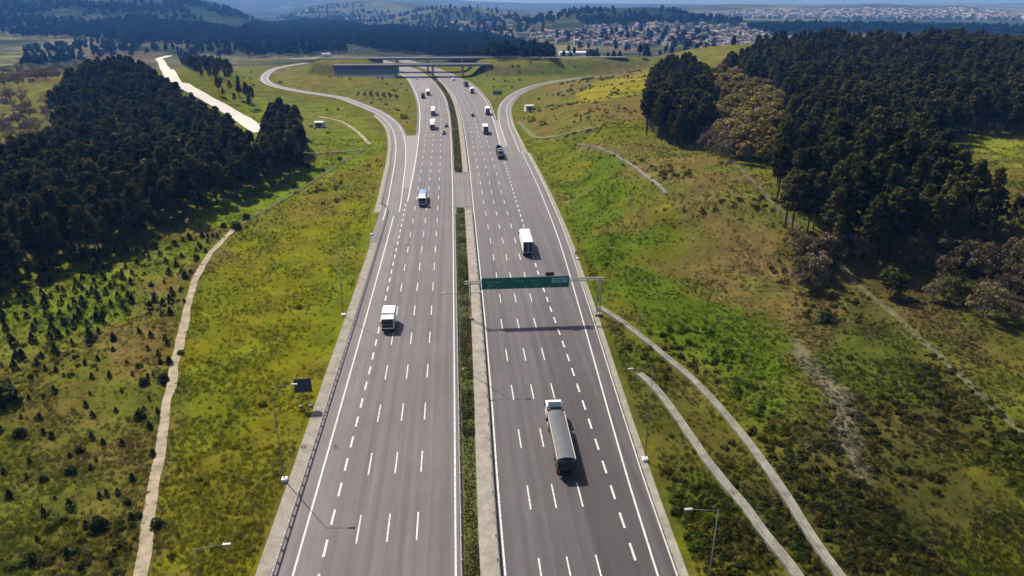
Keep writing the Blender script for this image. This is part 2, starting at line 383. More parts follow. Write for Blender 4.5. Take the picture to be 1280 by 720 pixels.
# ------------------------------------------------------------------ the ground: one sheet to the horizon
O_BACK = 45.0
def build_ground():
    Ds = np.r_[np.linspace(22, 75, 20)[:-1], np.geomspace(75, 9600, 860)]; th = np.linspace(R(-60), R(60), 820)
    # denser in the middle, where the photograph looks
    th = R(60)*np.sign(th)*(.62*np.abs(th/R(60))+.38*np.abs(th/R(60))**2.2)
    d, t = np.meshgrid(Ds, th, indexing='ij')
    X = d*np.tan(t); Y = d-O_BACK
    x = X*math.cos(YAW)+Y*math.sin(YAW); y = -X*math.sin(YAW)+Y*math.cos(YAW)
    x = x.ravel(); y = y.ravel(); z = height(x, y)
    n0, n1 = d.shape
    idx = np.arange(n0*n1).reshape(n0, n1)
    F = np.stack([idx[:-1, :-1], idx[:-1, 1:], idx[1:, 1:], idx[1:, :-1]], -1).reshape(-1, 4)
    me = bpy.data.meshes.new('ground'); me.vertices.add(len(x)); me.vertices.foreach_set('co', np.column_stack([x, y, z]).ravel())
    me.loops.add(F.size); me.loops.foreach_set('vertex_index', F.ravel().astype(np.int32))
    me.polygons.add(len(F)); me.polygons.foreach_set('loop_start', np.arange(0, F.size, 4, dtype=np.int32))
    me.polygons.foreach_set('use_smooth', np.ones(len(F), bool)); me.update(calc_edges=True)
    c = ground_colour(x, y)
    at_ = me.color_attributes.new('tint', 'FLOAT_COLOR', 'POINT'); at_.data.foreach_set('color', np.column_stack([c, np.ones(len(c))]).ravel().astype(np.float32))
    me.materials.append(M['ground']); o = bpy.data.objects.new('ground', me); COL.objects.link(o); o['kind'] = 'structure'; return o

OLIVE, LUSH, BRIGHT, DRY, SOIL, DARK = (.082,.088,.012), (.070,.105,.012), (.085,.145,.010), (.110,.088,.038), (.125,.085,.045), (.038,.042,.015)
ZONES = [   # outline in the photograph (unprojected to the ground), colour, strength, raggedness of the edge in metres
    ([(0,330),(130,300),(290,290),(240,350),(215,440),(200,560),(150,720),(0,720)], (.088,.088,.022), .9, 5),
    ([(0,335),(110,320),(235,300),(262,300),(200,360),(120,440),(0,450)], (.102,.124,.020), .9, 8),
    ([(150,390),(240,330),(236,420),(205,480),(150,470)], (.125,.085,.045), .5, 6),
    ([(0,520),(110,500),(190,520),(150,640),(40,610)], (.115,.080,.038), .5, 9),
    ([(225,265),(330,222),(440,190),(470,200),(400,235),(330,262),(290,285),(250,285)], (.105,.150,.012), .85, 5),
    ([(480,262),(440,380),(395,500),(340,680),(320,720),(200,720),(222,560),(245,380),(300,290),(400,225),(480,190)], (.114,.118,.009), .95, 3),
    ([(490,230),(470,310),(430,400),(400,460),(380,420),(430,320),(462,250)], (.105,.135,.010), .6, 6),
    ([(395,225),(480,195),(470,240),(400,270),(330,290),(300,285)], (.105,.090,.028), .55, 6),
    ([(300,120),(420,130),(470,165),(480,190),(400,190),(330,200),(300,160)], (.095,.125,.013), .8, 6),
    ([(270,70),(350,68),(320,90),(330,110),(440,140),(400,180),(330,130)], (.100,.108,.030), .8, 8),
    ([(355,80),(430,78),(500,100),(520,130),(515,165),(490,140),(430,118),(350,105)], (.098,.095,.028), .8, 6),
    ([(590,90),(700,78),(760,84),(690,96),(640,112),(620,130),(600,110)], (.082,.098,.022), .8, 6),
    ([(650,150),(690,100),(760,82),(830,85),(815,150),(740,165),(680,175)], (.105,.085,.036), .8, 6),
    ([(740,105),(830,82),(812,112),(760,125),(700,135)], (.165,.150,.016), .85, 6),
    ([(650,176),(760,180),(880,180),(1000,290),(1060,420),(1100,600),(960,560),(880,400),(840,260),(780,210)], (.100,.085,.036), .85, 8),
    ([(655,175),(712,182),(780,208),(832,246),(805,300),(800,335),(880,372),(970,395),(1020,440),(1005,520),(940,520),(870,450),(800,410),(757,370),(735,320),(700,258)], (.058,.090,.008), .95, 9),
    ([(655,178),(700,182),(740,210),(720,235),(690,220)], (.125,.115,.016), .5, 5),
    ([(800,215),(840,245),(800,290),(770,290)], (.105,.092,.030), .7, 6),
    ([(880,240),(960,265),(1000,330),(960,360),(910,320)], (.135,.100,.055), .55, 8),
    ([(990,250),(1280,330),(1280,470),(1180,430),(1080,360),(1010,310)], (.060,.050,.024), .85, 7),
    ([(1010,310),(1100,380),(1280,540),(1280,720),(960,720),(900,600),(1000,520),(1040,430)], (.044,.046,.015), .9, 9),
    ([(998,425),(1022,440),(1065,520),(1098,590),(1078,592),(1035,530)], (.14,.130,.120), .85, 2.5),
    ([(1205,470),(1280,470),(1280,530),(1250,520)], (.080,.100,.018), .8, 4),
    ([(755,400),(800,420),(880,520),(960,660),(990,720),(860,720),(820,600)], (.060,.060,.016), .85, 5),
    ([(770,420),(800,440),(840,520),(800,540)], (.048,.066,.011), .7, 4),
    ([(1200,168),(1280,176),(1280,212),(1240,195)], (.130,.150,.022), .95, 3),
    ([(0,100),(90,70),(70,160),(0,190)], (.085,.075,.040), .85, 8),
    ([(0,45),(110,35),(150,60),(60,75),(0,70)], (.135,.085,.058), .6, 12),
    ([(100,62),(190,52),(215,72),(120,74)], (.130,.130,.045), .7, 10),
    ([(0,110),(55,105),(55,130),(0,135)], (.120,.115,.040), .7, 8),
    ([(610,85),(640,98),(700,70),(780,72),(880,62),(930,72),(830,82),(760,84)], (.105,.095,.055), .6, 15),
]
_ZP = None
def ground_colour(x, y):
    global _ZP
    if _ZP is None: _ZP = [(wpoly(p), c, s, e) for p, c, s, e in ZONES]
    n1 = fbm(x, y, 60, 4, 51); n2 = fbm(x, y, 14, 4, 61); n3 = fbm(x, y, 240, 4, 71)
    def mix(c, q, f): return c+(np.array(q)-c)*np.asarray(f)[:, None]
    c = np.tile(np.array(OLIVE), (len(x), 1))
    c = mix(c, (.100,.085,.034), ss(.42, .62, n1)*.6)
    jx = fbm(x, y, 9, 4, 81)-.5; jy = fbm(x, y, 9, 4, 91)-.5
    near = y < 1100
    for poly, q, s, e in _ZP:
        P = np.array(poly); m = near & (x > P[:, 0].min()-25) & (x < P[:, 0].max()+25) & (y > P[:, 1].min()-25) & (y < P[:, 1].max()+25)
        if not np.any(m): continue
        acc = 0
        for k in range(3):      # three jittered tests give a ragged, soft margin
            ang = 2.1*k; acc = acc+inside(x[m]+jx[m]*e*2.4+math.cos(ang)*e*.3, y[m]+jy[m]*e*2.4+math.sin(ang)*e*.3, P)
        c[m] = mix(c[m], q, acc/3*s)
    # patchy: bare earth, rank green, dead grass
    c = mix(c, (.120,.090,.042), ss(.56, .74, n2)*.25*(y < 700))
    c = mix(c, (.060,.098,.010), ss(.54, .40, n2)*.35*(y < 700))
    c = c*(0.72+.56*fbm(x, y, 3.2, 3, 101))[:, None]
    # the valley and hills far off: woods, fields, scrub
    f = ss(680, 980, y)
    v = fbm(x, y, 330, 5, 111); u = fbm(x, y, 120, 4, 121)
    # a patchwork of fields, ploughland and fallow
    wx = x+60*(fbm(x, y, 180, 2, 141)-.5); wy = y+60*(fbm(x, y, 180, 2, 151)-.5)
    ci = np.floor((wx*.9+wy*.35)/95).astype(np.int64); cj = np.floor((wy*.9-wx*.35)/170).astype(np.int64)
    pick = _hash(ci, cj, 161); FIELDS = np.array([(.080,.078,.036), (.115,.115,.040), (.100,.088,.055), (.060,.085,.022), (.082,.080,.045), (.125,.120,.075), (.052,.058,.026)])
    far = FIELDS[(pick*6.99).astype(int)]
    far = mix(far, (.070,.070,.032), ss(.46, .58, u)*.6); far = mix(far, (.105,.088,.058), ss(.58, .70, n3)*.4)
    far = mix(far, (.030,.040,.018), ss(.54, .62, fbm(x, y, 46, 3, 171))*.75)
    X = x*math.cos(YAW)-y*math.sin(YAW); Y = x*math.sin(YAW)+y*math.cos(YAW); col = 640+FPX*X/np.maximum(Y*.92+17, 1)
    b = base_height(x, y)
    wood = ss(.49, .53, .5*v+.5*fbm(x, y, 150, 3, 181))
    hill_wood = ss(1500, 1750, Y)*ss(2700, 2500, Y)*ss(640, 760, col)*ss(1, 12, b+12)
    left_wood = ss(1500, 1900, Y)*ss(3500, 3300, Y)*ss(420, 330, col)*ss(.30, .42, .5*v+.5*fbm(x, y, 130, 3, 191))
    wood = np.clip(np.maximum(wood*.75, np.maximum(hill_wood, left_wood*.9)), 0, 1)*ss(5200, 3600, Y)
    far = mix(far, (.016,.030,.016), wood)
    pale = ss(3300, 3800, Y)*ss(300, 420, col)*ss(760, 600, col)
    far = mix(far, (.110,.130,.070), pale*.7*ss(.62, .42, u))
    far = far*(.55+.9*fbm(x, y, 34, 3, 131))[:, None]*(.7+.6*fbm(x, y, 150, 2, 133))[:, None]
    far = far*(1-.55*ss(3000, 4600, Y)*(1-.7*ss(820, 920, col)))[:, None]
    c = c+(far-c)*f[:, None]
    c[:, 2] = np.where(y < 680, c[:, 2]*.72, c[:, 2])
    return np.clip(c, .003, .6)
build_ground()

# ------------------------------------------------------------------ roads
ys = np.r_[np.arange(-30, 860, 5.0), 860.0]
col2 = lambda cx, y: np.column_stack([cx, y])
ribbon('west_carriageway_road', col2(edge_left(ys), ys), col2(LR(ys)+.75, ys), 0.0, M['road_l'], cols=3)
ribbon('east_carriageway_road', col2(RL(ys)-.75, ys), col2(edge_right(ys), ys), 0.0, M['road_r'], cols=3)
ribbon('west_slip_road', offset_line(RAMP_L, -RAMP_L_W+.4), offset_line(RAMP_L, RAMP_L_W-.6), .006, M['ramp'])
ribbon('east_slip_road', offset_line(RAMP_R, -RAMP_R_W+.6), offset_line(RAMP_R, RAMP_R_W-.3), .006, M['ramp'])
# pale paved noses between the carriageways and the slip roads
yg = np.arange(240, 346, 4.0)
def ramp_x(P, y): o = np.argsort(P[:60, 1]); return np.interp(y, P[:60, 1][o], P[:60, 0][o])
ribbon('west_gore_pavement', col2(ramp_x(RAMP_L, yg)+2.3, yg), col2(np.maximum(LM(yg)-.25, ramp_x(RAMP_L, yg)+2.35), yg), .011, M['gore'])
yg2 = np.arange(310, 392, 4.0)
ribbon('east_gore_pavement', col2(RM(yg2)+.25, yg2), col2(np.maximum(ramp_x(RAMP_R, yg2)-2.5, RM(yg2)+.3), yg2), .011, M['gore'])
# verges outside the guard rails
gz = lambda off: (lambda x, y: height(x, y)*0-.03+off)
yv = np.arange(-30, 212, 4.0)
ribbon('west_verge_pavement', col2(LL(yv)-4.3, yv), col2(LL(yv)-2.28, yv), -.035, M['verge'])
yv2 = np.arange(-30, 300, 4.0)
ribbon('east_verge_pavement', col2(RR(yv2)+2.05, yv2), col2(RR(yv2)+3.5, yv2), -.035, M['rail_pale'] if False else M['verge'])
k0 = np.argmax(RAMP_L[:, 1] > 206)
ribbon('west_slip_verge_pavement', offset_line(RAMP_L[k0:k0+45], -RAMP_L_W-1.5), offset_line(RAMP_L[k0:k0+45], -RAMP_L_W+.45), -.02, M['gutter'])
ribbon('east_slip_verge_pavement', offset_line(RAMP_R, RAMP_R_W-.35), offset_line(RAMP_R, RAMP_R_W+1.2), -.02, M['verge'])
# the median: soil bed, concrete gutter, kerbs
def median_piece(y0, y1, lx, rx, suffix):
    y = np.arange(y0, y1+.1, 3.0)
    L = LR(y)+lx; Rr = RL(y)-rx
    g = Rr-2.0
    ribbon('median_soil_ground', col2(L, y), col2(g, y), .10, M['medsoil'])
    ribbon('median_gutter_pavement', col2(g+.02, y), col2(Rr, y), .115, M['gutter'])
    for a, b in ((L-.18, L), (Rr, Rr+.18)):
        V = []; F = []
        for i in range(len(y)):
            for xx, zz in ((a[i], -.05), (a[i], .15), (b[i], .15), (b[i], -.05)): V.append((xx, y[i], zz))
        for i in range(len(y)-1):
            for k in range(3): F.append((4*i+k, 4*i+k+1, 4*i+5+k, 4*i+4+k))
        o = mesh_obj('median_kerb', V, F, M['verge']); o['kind'] = 'structure'
median_piece(-30, 212, 1.0, .85, '')
median_piece(262, 620, 1.0, .85, '')
ribbon('median_crossover_pavement', col2(LR(np.arange(206, 270, 4.))+.7, np.arange(206, 270, 4.)), col2(RL(np.arange(206, 270, 4.))-.7, np.arange(206, 270, 4.)), -.004, M['ramp'])

# painted markings
mv, mf = [], []
def stroke(P, wd, z=.016):
    a = offset_line(P, -wd/2); b = offset_line(P, wd/2); i0 = len(mv)
    for p, q in zip(a, b): mv.append((p[0], p[1], z)); mv.append((q[0], q[1], z))
    for i in range(len(P)-1): mf.append((i0+2*i, i0+2*i+1, i0+2*i+3, i0+2*i+2))
def line_y(cx, y0, y1, wd, step=5):
    y = np.linspace(y0, y1, max(2, int((y1-y0)/step)+1)); stroke(np.column_stack([cx(y), y]), wd)
line_y(LL, -30, 205, .24); line_y(LR, -30, 850, .24); line_y(RL, -30, 850, .22)
line_y(RR, -30, 300, .24); line_y(LM, 222, 850, .36); line_y(RM, 300, 850, .34)
i0 = np.argmax(RAMP_L[:, 1] > 200); stroke(offset_line(RAMP_L[i0:], -2.1+1.2*0), .28); stroke(offset_line(RAMP_L[i0+2:], 2.2), .28)
i0 = np.argmax(RAMP_R[:, 1] > 296); stroke(offset_line(RAMP_R[i0:], 2.3), .28); stroke(offset_line(RAMP_R[i0+2:], -2.35), .28)
def dashes(cx, y0, y1, first, pitch, ln, wd):
    k = math.ceil((y0-first)/pitch); y = first+k*pitch
    while y < y1:
        line_y(cx, y-ln/2, y+ln/2, wd, 3); y += pitch
for off in (-4.7, -8.25, -11.9): dashes(lambda y, o=off: LR(y)+o, 30, 760, 68.9, 13.1, 5.0, .19)
for off in (3.85, 7.15, 10.6): dashes(lambda y, o=off: np.where(y < 130, RL(y)*0+4.3, RL(y)-.6*ss(130, 300, y)-.05)+o, 30, 760, 73.1, 13.25, 4.8, .19)
dashes(lambda y: np.interp(y, [0, 65, 110, 150, 230], [-17.2, -16.95, -16.35, -16.4, -16.6]), 30, 222, 65.9, 5.4, 2.8, .28)
dashes(lambda y: np.interp(y, [0, 60, 110, 150, 300], [19.5, 19.35, 19.3, 18.75, 19.6]), 30, 298, 62.4, 5.4, 2.8, .28)
mk = mesh_obj('road_markings', mv, mf, M['paint']); mk['kind'] = 'structure'

# dirt tracks, paths and channels draped on the ground
def draped(name, px, wd, mat, lift=.09, label=None, cat=None, step=1.2, cols=5, kind='structure', wob=.25, walls=False):
    P = resample(catmull([at(a, b) for a, b in px], 8), step)
    n = len(P); jig = wob*(fbm(np.arange(n)*step, np.zeros(n), 7, 3, int(wd*100)) - .5)*2
    wv = np.asarray(wd, float) if np.ndim(wd) == 0 else np.interp(np.linspace(0, 1, n), np.linspace(0, 1, len(wd)), wd)
    lf, rt = offset_line(P, -wv/2+jig), offset_line(P, wv/2+jig*.4)
    zf = lambda x, y: height(x, y)+lift+.00035*np.hypot(x, y)
    o = ribbon(name, lf, rt, zf, mat, cols=cols, kind=None)
    if kind: o['kind'] = kind
    else: tag(o, label, cat)
    return o, P
draped('dirt_track_path', [(292,287),(277,303),(262,320),(246,345),(235,385),(226,420),(219,455),(211,500),(205,540),(195,600),(186,655),(176,720),(165,790)], 1.55, M['dirt'], wob=.5)
draped('grassy_track_path', [(292,287),(318,270),(345,255),(378,235),(405,218),(435,198),(452,188)], 1.3, M['trail'], wob=.5)
draped('gravel_road', [(328,166),(300,148),(275,133),(250,119),(228,106),(212,92),(203,80),(199,74),(212,70)], 9.0, M['white_dirt'], lift=.25, step=4)
draped('forest_edge_path', [(800,152),(830,158),(858,168),(885,180),(912,200),(940,226),(962,250),(985,272),(1012,300),(1060,342),(1105,385),(1150,425),(1200,470),(1240,510),(1290,555)], 1.4, M['trail'], lift=.10, wob=.5)
draped('slip_side_path', [(398,146),(425,152),(445,164),(462,181)], 1.7, M['dirt'], lift=.15)
draped('field_path', [(395,192),(425,190),(455,187)], 2.6, M['path'], lift=.15)
draped('hut_path', [(648,152),(660,165),(672,172),(715,166),(745,160)], 2.2, M['path'], lift=.15)
for px, wd, lab in (
    ([(748,384),(770,398),(800,421),(832,447),(862,472),(892,503),(920,535),(948,572),(975,610),(1003,655),(1030,695),(1055,730),(1080,770)], 1.2, 'long pale concrete drainage channel curving down the slope from the gantry foot'),
    ([(798,468),(815,482),(836,508),(858,540),(880,572),(905,604),(930,634),(955,668),(985,705),(1010,740)], 1.25, 'shorter pale concrete drainage channel starting beside the right guard rail'),
    ([(722,181),(745,184),(765,192),(788,206),(810,222),(828,237),(833,243)], .9, 'short curved cream drainage channel on top of the bright green slope')):
    P = resample(catmull([at(a, b) for a, b in px], 8), 1.0); e = empty('drainage_channel', (P[0][0], P[0][1], float(height(P[0][0], P[0][1])[0])))
    tag(e, lab, 'drainage channel'); inv = Matrix.Translation(-Vector(e.location))
    zb = fbm(P[:, 0], P[:, 1], 30, 2, 3)*0
    def zz(x, y): return height(x, y)
    zc = np.maximum(height(*offset_line(P, -wd/2).T), height(*offset_line(P, wd/2).T)); zc = np.maximum(zc, height(*P.T)); zc = np.convolve(np.pad(zc, 2, mode='edge'), np.ones(5)/5, 'valid')+(.30 if wd > 1 else .2)
    def strip(name, offs, zs, mat):
        V = []; F = []; c = len(offs)
        L = [offset_line(P, o) for o in offs]
        for i in range(len(P)):
            for k in range(c): V.append((L[k][i][0]-e.location.x, L[k][i][1]-e.location.y, zc[i]+zs[k]-e.location.z))
        for i in range(len(P)-1):
            for k in range(c-1): F.append((i*c+k, i*c+k+1, (i+1)*c+k+1, (i+1)*c+k))
        return mesh_obj(name, V, F, mat, e)
    h = wd/2
    strip('channel_bed', (-h+.2, -h*.3, h*.3, h-.2), (0, -.12, -.12, 0), M['concrete'])
    strip('side_wall', (-h, -h, -h+.2, -h+.2), (-.6, .08, .08, 0), M['chanwall'])
    strip('side_wall', (h-.2, h-.2, h, h), (0, .08, .08, -.6), M['chanwall'])

# ------------------------------------------------------------------ guard rails
def guard_rail(P, label, mat, post_to, spacing=4.0, hgt=.78, name='guard_rail', z0=0.0, side=1):
    P = resample(P, 4.0); e = empty(name, (P[0][0], P[0][1], z0)); tag(e, label, 'guard rail', None)
    prof = [(-.04, hgt-.33), (.05, hgt-.25), (-.03, hgt-.17), (.05, hgt-.08), (-.04, hgt), (-.07, hgt), (.02, hgt-.08), (-.06, hgt-.17), (.02, hgt-.25), (-.07, hgt-.33)]
    V, F = [], []; c = len(prof)
    L = [offset_line(P, side*o) for o, _ in prof]
    for i in range(len(P)):
        for k in range(c): V.append((L[k][i][0]-P[0][0], L[k][i][1]-P[0][1], prof[k][1]))
    for i in range(len(P)-1):
        for k in range(c): F.append((i*c+k, i*c+(k+1) % c, (i+1)*c+(k+1) % c, (i+1)*c+k))
    mesh_obj('rail_beam', V, F, mat, e)
    q = resample(P, spacing); q = q[:int(post_to)]
    first = None
    for p in q[(q[:, 1] > 38)][:100]:
        loc = (p[0]-P[0][0]-.13*side, p[1]-P[0][1], 0)
        if first is None: first = MB().box(-.06, .06, -.08, .08, -.3, hgt-.04).build('post', M['steel'], e); first.location = loc
        else:
            o = first.copy(); COL.objects.link(o); o.parent = e; o.location = loc
    return e
yy = np.arange(30, 216, 4.0)
left_rail = np.vstack([np.column_stack([LL(yy)-2.05, yy]), offset_line(RAMP_L[k0+2:k0+50], -RAMP_L_W+.15)])
guard_rail(left_rail, 'grey guard rail with posts along the left hard shoulder and slip road', M['rail'], 100, 2.0, side=1)
yy = np.arange(30, 302, 4.0)
right_rail = np.vstack([np.column_stack([RR(yy)+1.95, yy]), offset_line(RAMP_R[16:], RAMP_R_W-.15)])
guard_rail(right_rail, 'pale guard rail along the outer edge of the right carriageway', M['rail_pale'], 90, 4.0, side=-1)
yy = np.r_[np.arange(30, 210, 4.0)]
guard_rail(np.column_stack([LR(yy)+.62, yy]), 'dark guard rail between the left carriageway and the near hedge', M['rail'], 90, 4.0, side=-1)
guard_rail(np.column_stack([RL(yy)-.62, yy]), 'dark guard rail between the near concrete gutter and right carriageway', M['rail'], 90, 4.0, side=1)
yy = np.arange(266, 620, 4.0)
guard_rail(np.column_stack([LR(yy)+.62, yy]), 'distant guard rail on the left side of the far median hedge', M['rail'], 90, 6.0, side=-1)
guard_rail(np.column_stack([RL(yy)-.62, yy]), 'distant guard rail on the right side of the far median hedge', M['rail'], 90, 6.0, side=1)
yy = np.arange(318, 600, 4.0)
guard_rail(np.column_stack([RM(yy)+1.45, yy])[18:], 'distant guard rail beyond the nose of the right slip road', M['rail_pale'], 60, 6.0, side=-1)
yy = np.arange(352, 600, 4.0)
guard_rail(np.column_stack([LM(yy)-1.35, yy]), 'distant guard rail beyond the nose of the left slip road', M['rail_pale'], 60, 6.0, side=1)

# ------------------------------------------------------------------ overpasses
def overpass(label, x0, x1, yc, wd, ztop, piers, abut_l, abut_r):
    e = empty('overpass', ((x0+x1)/2, yc, 0)); tag(e, label, 'bridge'); ox = (x0+x1)/2
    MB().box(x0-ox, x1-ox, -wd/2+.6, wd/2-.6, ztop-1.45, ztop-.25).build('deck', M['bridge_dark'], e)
    MB().box(x0-ox, x1-ox, -wd/2, wd/2, ztop-.24, ztop).build('deck_slab', M['bridge'], e)
    for s in (-1, 1):
        yb = s*(wd/2-.16)
        MB().box(x0-ox, x1-ox, yb-.15, yb+.15, ztop+.002, ztop+.55).build('parapet', M['bridge'], e)
        r = MB(); r.tube((x0-ox, yb, ztop+1.15), (x1-ox, yb, ztop+1.15), .05, n=6)
        k = x0
        while k < x1: r.tube((k-ox+.3, yb, ztop+.5), (k-ox+.3, yb, ztop+1.15), .035, n=5); k += 2.5
        r.build('railing', M['steel'], e)
    MB().box(x0-ox, x1-ox, -wd/2+.5, wd/2-.5, ztop+.003, ztop+.06).build('road_surface', M['ramp'], e)
    for px in piers:
        m = MB(); m.box(px-ox-.7, px-ox+.7, -wd/2+1, wd/2-1, -.6, ztop-2.6, bev=.12); m.build('pier', M['bridge'], e)
        MB().box(px-ox-1.3, px-ox+1.3, -wd/2+.4, wd/2-.4, ztop-2.58, ztop-1.46).build('pier_cap', M['bridge'], e)
    for (a, b, sgn) in (abut_l, abut_r):          # stone-paved cone in front of each abutment
        xa, xb = (a-ox, b-ox)
        m = MB()
        v = [m.bm.verts.new(p) for p in ((xa, -wd/2-9, -.5), (xb, -wd/2-9, -.5), (xb, -wd/2+.3, ztop-2), (xa, -wd/2+.3, ztop-2), (xa, wd/2, -.5), (xb, wd/2, -.5), (xb, wd/2, ztop-2), (xa, wd/2, ztop-2))]
        for f in ((0,1,2,3), (4,7,6,5), (0,4,5,1), (3,2,6,7), (0,3,7,4), (1,5,6,2)): m.bm.faces.new([v[i] for i in f])
        m.build('abutment', M['stone'], e)
    return e
overpass('nearer grey overpass crossing the motorway with dark stone abutments', -104, 34, 639, 14, 10.2, (-18.0, 8.0), (-103, -50, -1), (28, 33, 1))
overpass('farther grey viaduct just behind the nearer overpass', -124, 64, 686, 15, 12.4, (-52, -24.0, 8), (-123, -66, -1), (30, 63, 1))
for a, b, yc, z in ((64, 170, 686, 12.3), (-150, -124, 686, 12.2)):
    xs = np.arange(a, b+1, 6.0)
    ribbon('embankment_road', col2(xs, xs*0+yc+4.5), col2(xs, xs*0+yc-4.5), lambda x, y: x*0+12.3, M['ramp'], cols=2)

# ------------------------------------------------------------------ gantry and signs
def gantry():
    y = 129.0; e = empty('sign_gantry', (28.4, y, 0)); tag(e, 'green overhead direction sign on a grey gantry across the right carriageway', 'road sign')
    X = lambda x: x-28.4
    b = MB()
    for dy in (-.22, .22):
        for z in (7.85, 8.35): b.tube((X(.9), dy, z), (X(29.3), dy, z), .085, n=8)
    k = .9
    while k < 29:
        b.tube((X(k), -.22, 7.85), (X(k+.7), .22, 8.35), .035, n=5); b.tube((X(k+.7), -.22, 8.35), (X(k+1.4), .22, 7.85), .035, n=5); k += 1.4
    b.build('beam', M['rail_pale'], e)
    for cx in (28.4, 1.75):
        l = MB()
        for dx in (-.32, .32): l.tube((X(cx+dx), 0, -.4), (X(cx+dx), 0, 8.4), .12 if cx > 20 else .08, n=10)
        z = .8
        while z < 7.6: l.tube((X(cx-.32), 0, z), (X(cx+.32), 0, z+.7), .04, n=5); z += .7
        l.build('leg', M['rail_pale'] if cx > 20 else M['lampgrey'], e)
        MB().box(X(cx)-.75, X(cx)+.75, -.6, .6, -.3, .38, bev=.04).build('footing', M['gutter'], e)
    p = MB().box(X(4.3), X(22.0), -.42, -.34, 6.65, 9.1, bev=.02).build('sign_panel', M['green'], e)
    rnd = random.Random(3)
    def word(x, z, n, h):
        L = MB()
        for i in range(n):
            w_ = h*rnd.uniform(.45, .75); L.box(X(x), X(x+w_*.28), -.432, -.424, z, z+h)
            if rnd.random() < .8: L.box(X(x)+w_*.29, X(x)+w_*.85, -.432, -.424, z+h*.4, z+h*.58)
            x += w_+h*.22
        L.build('lettering', M['lettergreen'], p)
    word(5.2, 8.0, 9, .42); word(5.6, 7.35, 6, .36); word(11.0, 8.05, 6, .4); word(14.3, 8.05, 5, .4); word(14.4, 7.4, 7, .34)
    for ax in (5.7, 7.4, 13.2, 15.3, 17.9, 20.2):
        A = MB(); A.box(X(ax)-.06, X(ax)+.06, -.432, -.424, 6.95, 7.2)
        v = [A.bm.verts.new(q) for q in ((X(ax)-.2, -.43, 6.96), (X(ax), -.43, 6.74), (X(ax)+.2, -.43, 6.96))]; A.bm.faces.new(v); A.build('arrow', M['lettergreen'], p)
    MB().box(X(18.5), X(21.6), -.436, -.424, 7.75, 8.75).build('inset_panel', M['signblue'], p)
    i = MB()
    for k, zz in enumerate((8.3, 7.95)):
        for q in range(6-k): i.box(X(18.9+q*.42), X(19.15+q*.42), -.447, -.439, zz, zz+.2)
    i.build('lettering', M['navy'], p)
    t = MB().box(X(17.2), X(18.9), -.3, -.22, 9.15, 9.95, bev=.02); t.tube((X(17.6), -.2, 8.3), (X(17.6), -.2, 9.5), .04, n=6); t.tube((X(18.5), -.2, 8.3), (X(18.5), -.2, 9.5), .04, n=6)
    t.build('top_plate', M['brown'], e)
gantry()
def board_sign(px, py, wd, h, z0, label, mat, rz=0.0, name='road_sign', back=None, face_cam=False):
    p = at(px, py); z = float(height(*p)[0]); e = empty(name, (p[0], p[1], z), rz); tag(e, label, 'road sign')
    for s in (-1, 1): MB().tube((s*wd*.28, .07, -.3), (s*wd*.28, .07, z0+h*.9), .055, n=8).build('post', M['steel'], e)
    MB().box(-wd/2, wd/2, -.02, .02, z0, z0+h, bev=.01).build('panel', mat, e)
    b = MB()
    for q in (.25, .75): b.box(-wd/2+.1, wd/2-.1, -.075, -.022, z0+h*q-.05, z0+h*q+.05)
    b.build('brace', M['steel'] if back is None else back, e)
    f = MB()
    for s in (-1, 1): f.box(s*wd*.28-.3, s*wd*.28+.3, -.3, .3, -.2, .22, bev=.03)
    f.build('footing', M['gutter'], e)
    return e
board_sign(382, 508, 2.7, 2.5, 2.6, 'dark back of a square road sign beside the left guard rail', M['signback'], 0.05, back=M['signback'])
board_sign(622, 123, 6.5, 2.6, 2.4, 'small green direction sign in the nose of the right slip road', M['green'], -.1, back=M['lettergreen'])
board_sign(720, 323, .7, .7, 1.1, 'tiny marker plate at the right guard rail beyond the gantry', M['rail_pale'], 0)

# ------------------------------------------------------------------ lamp posts
def lamp(x, y, arms, label, zb=0.0, box=True):
    e = empty('street_lamp', (x, y, zb)); tag(e, label, 'street lamp', 'lamp posts along the motorway')
    if box: MB().box(-.38, .38, -.38, .38, -.4, .42, bev=.05).build('footing', M['white'], e)
    MB().tube((0, 0, .3), (0, 0, 14.6), .085, .04, n=10).build('pole', M['lampgrey'], e, True)
    for s in arms:
        MB().tube((0, 0, 14.5), (s*2.7, 0, 14.85), .035, .03, n=8).build('arm', M['lampgrey'], e, True)
        MB().box(min(s*2.6, s*3.4), max(s*2.6, s*3.4), -.16, .16, 14.78, 14.95, .03, .03, .03, bev=.02).build('lamp_head', M['rail_pale'], e)
    return e
for y, l in ((50.8, 'lamp post at the left guard rail nearest the camera, only its arm in view'), (79.2, 'lamp post at the left guard rail, second from the camera'), (133, 'lamp post at the left guard rail beyond the square road sign'), (187, 'lamp post at the left guard rail, the fourth one from the camera')):
    lamp(float(LL(y))-4.75, y, (1,), l, -.02)
for y, l in ((52, 'lamp post in the grass by the right guard rail nearest the camera'), (79.7, 'lamp post at the right guard rail beside the tipper truck'), (163, 'lamp post at the right guard rail beyond the gantry')):
    lamp(float(RR(y))+3.2, y, (-1,), l, -.02)
for y, l in ((107.5, 'double armed lamp post in the median hedge just before the gantry'), (161, 'double armed lamp post in the median hedge beyond the gantry'), (335, 'double armed lamp post in the far median beyond the crossover'), (420, 'double armed lamp post far along the curving median')):
    lamp(float(LR(y))+1.7, y, (-1, 1), l, .1, y < 130)

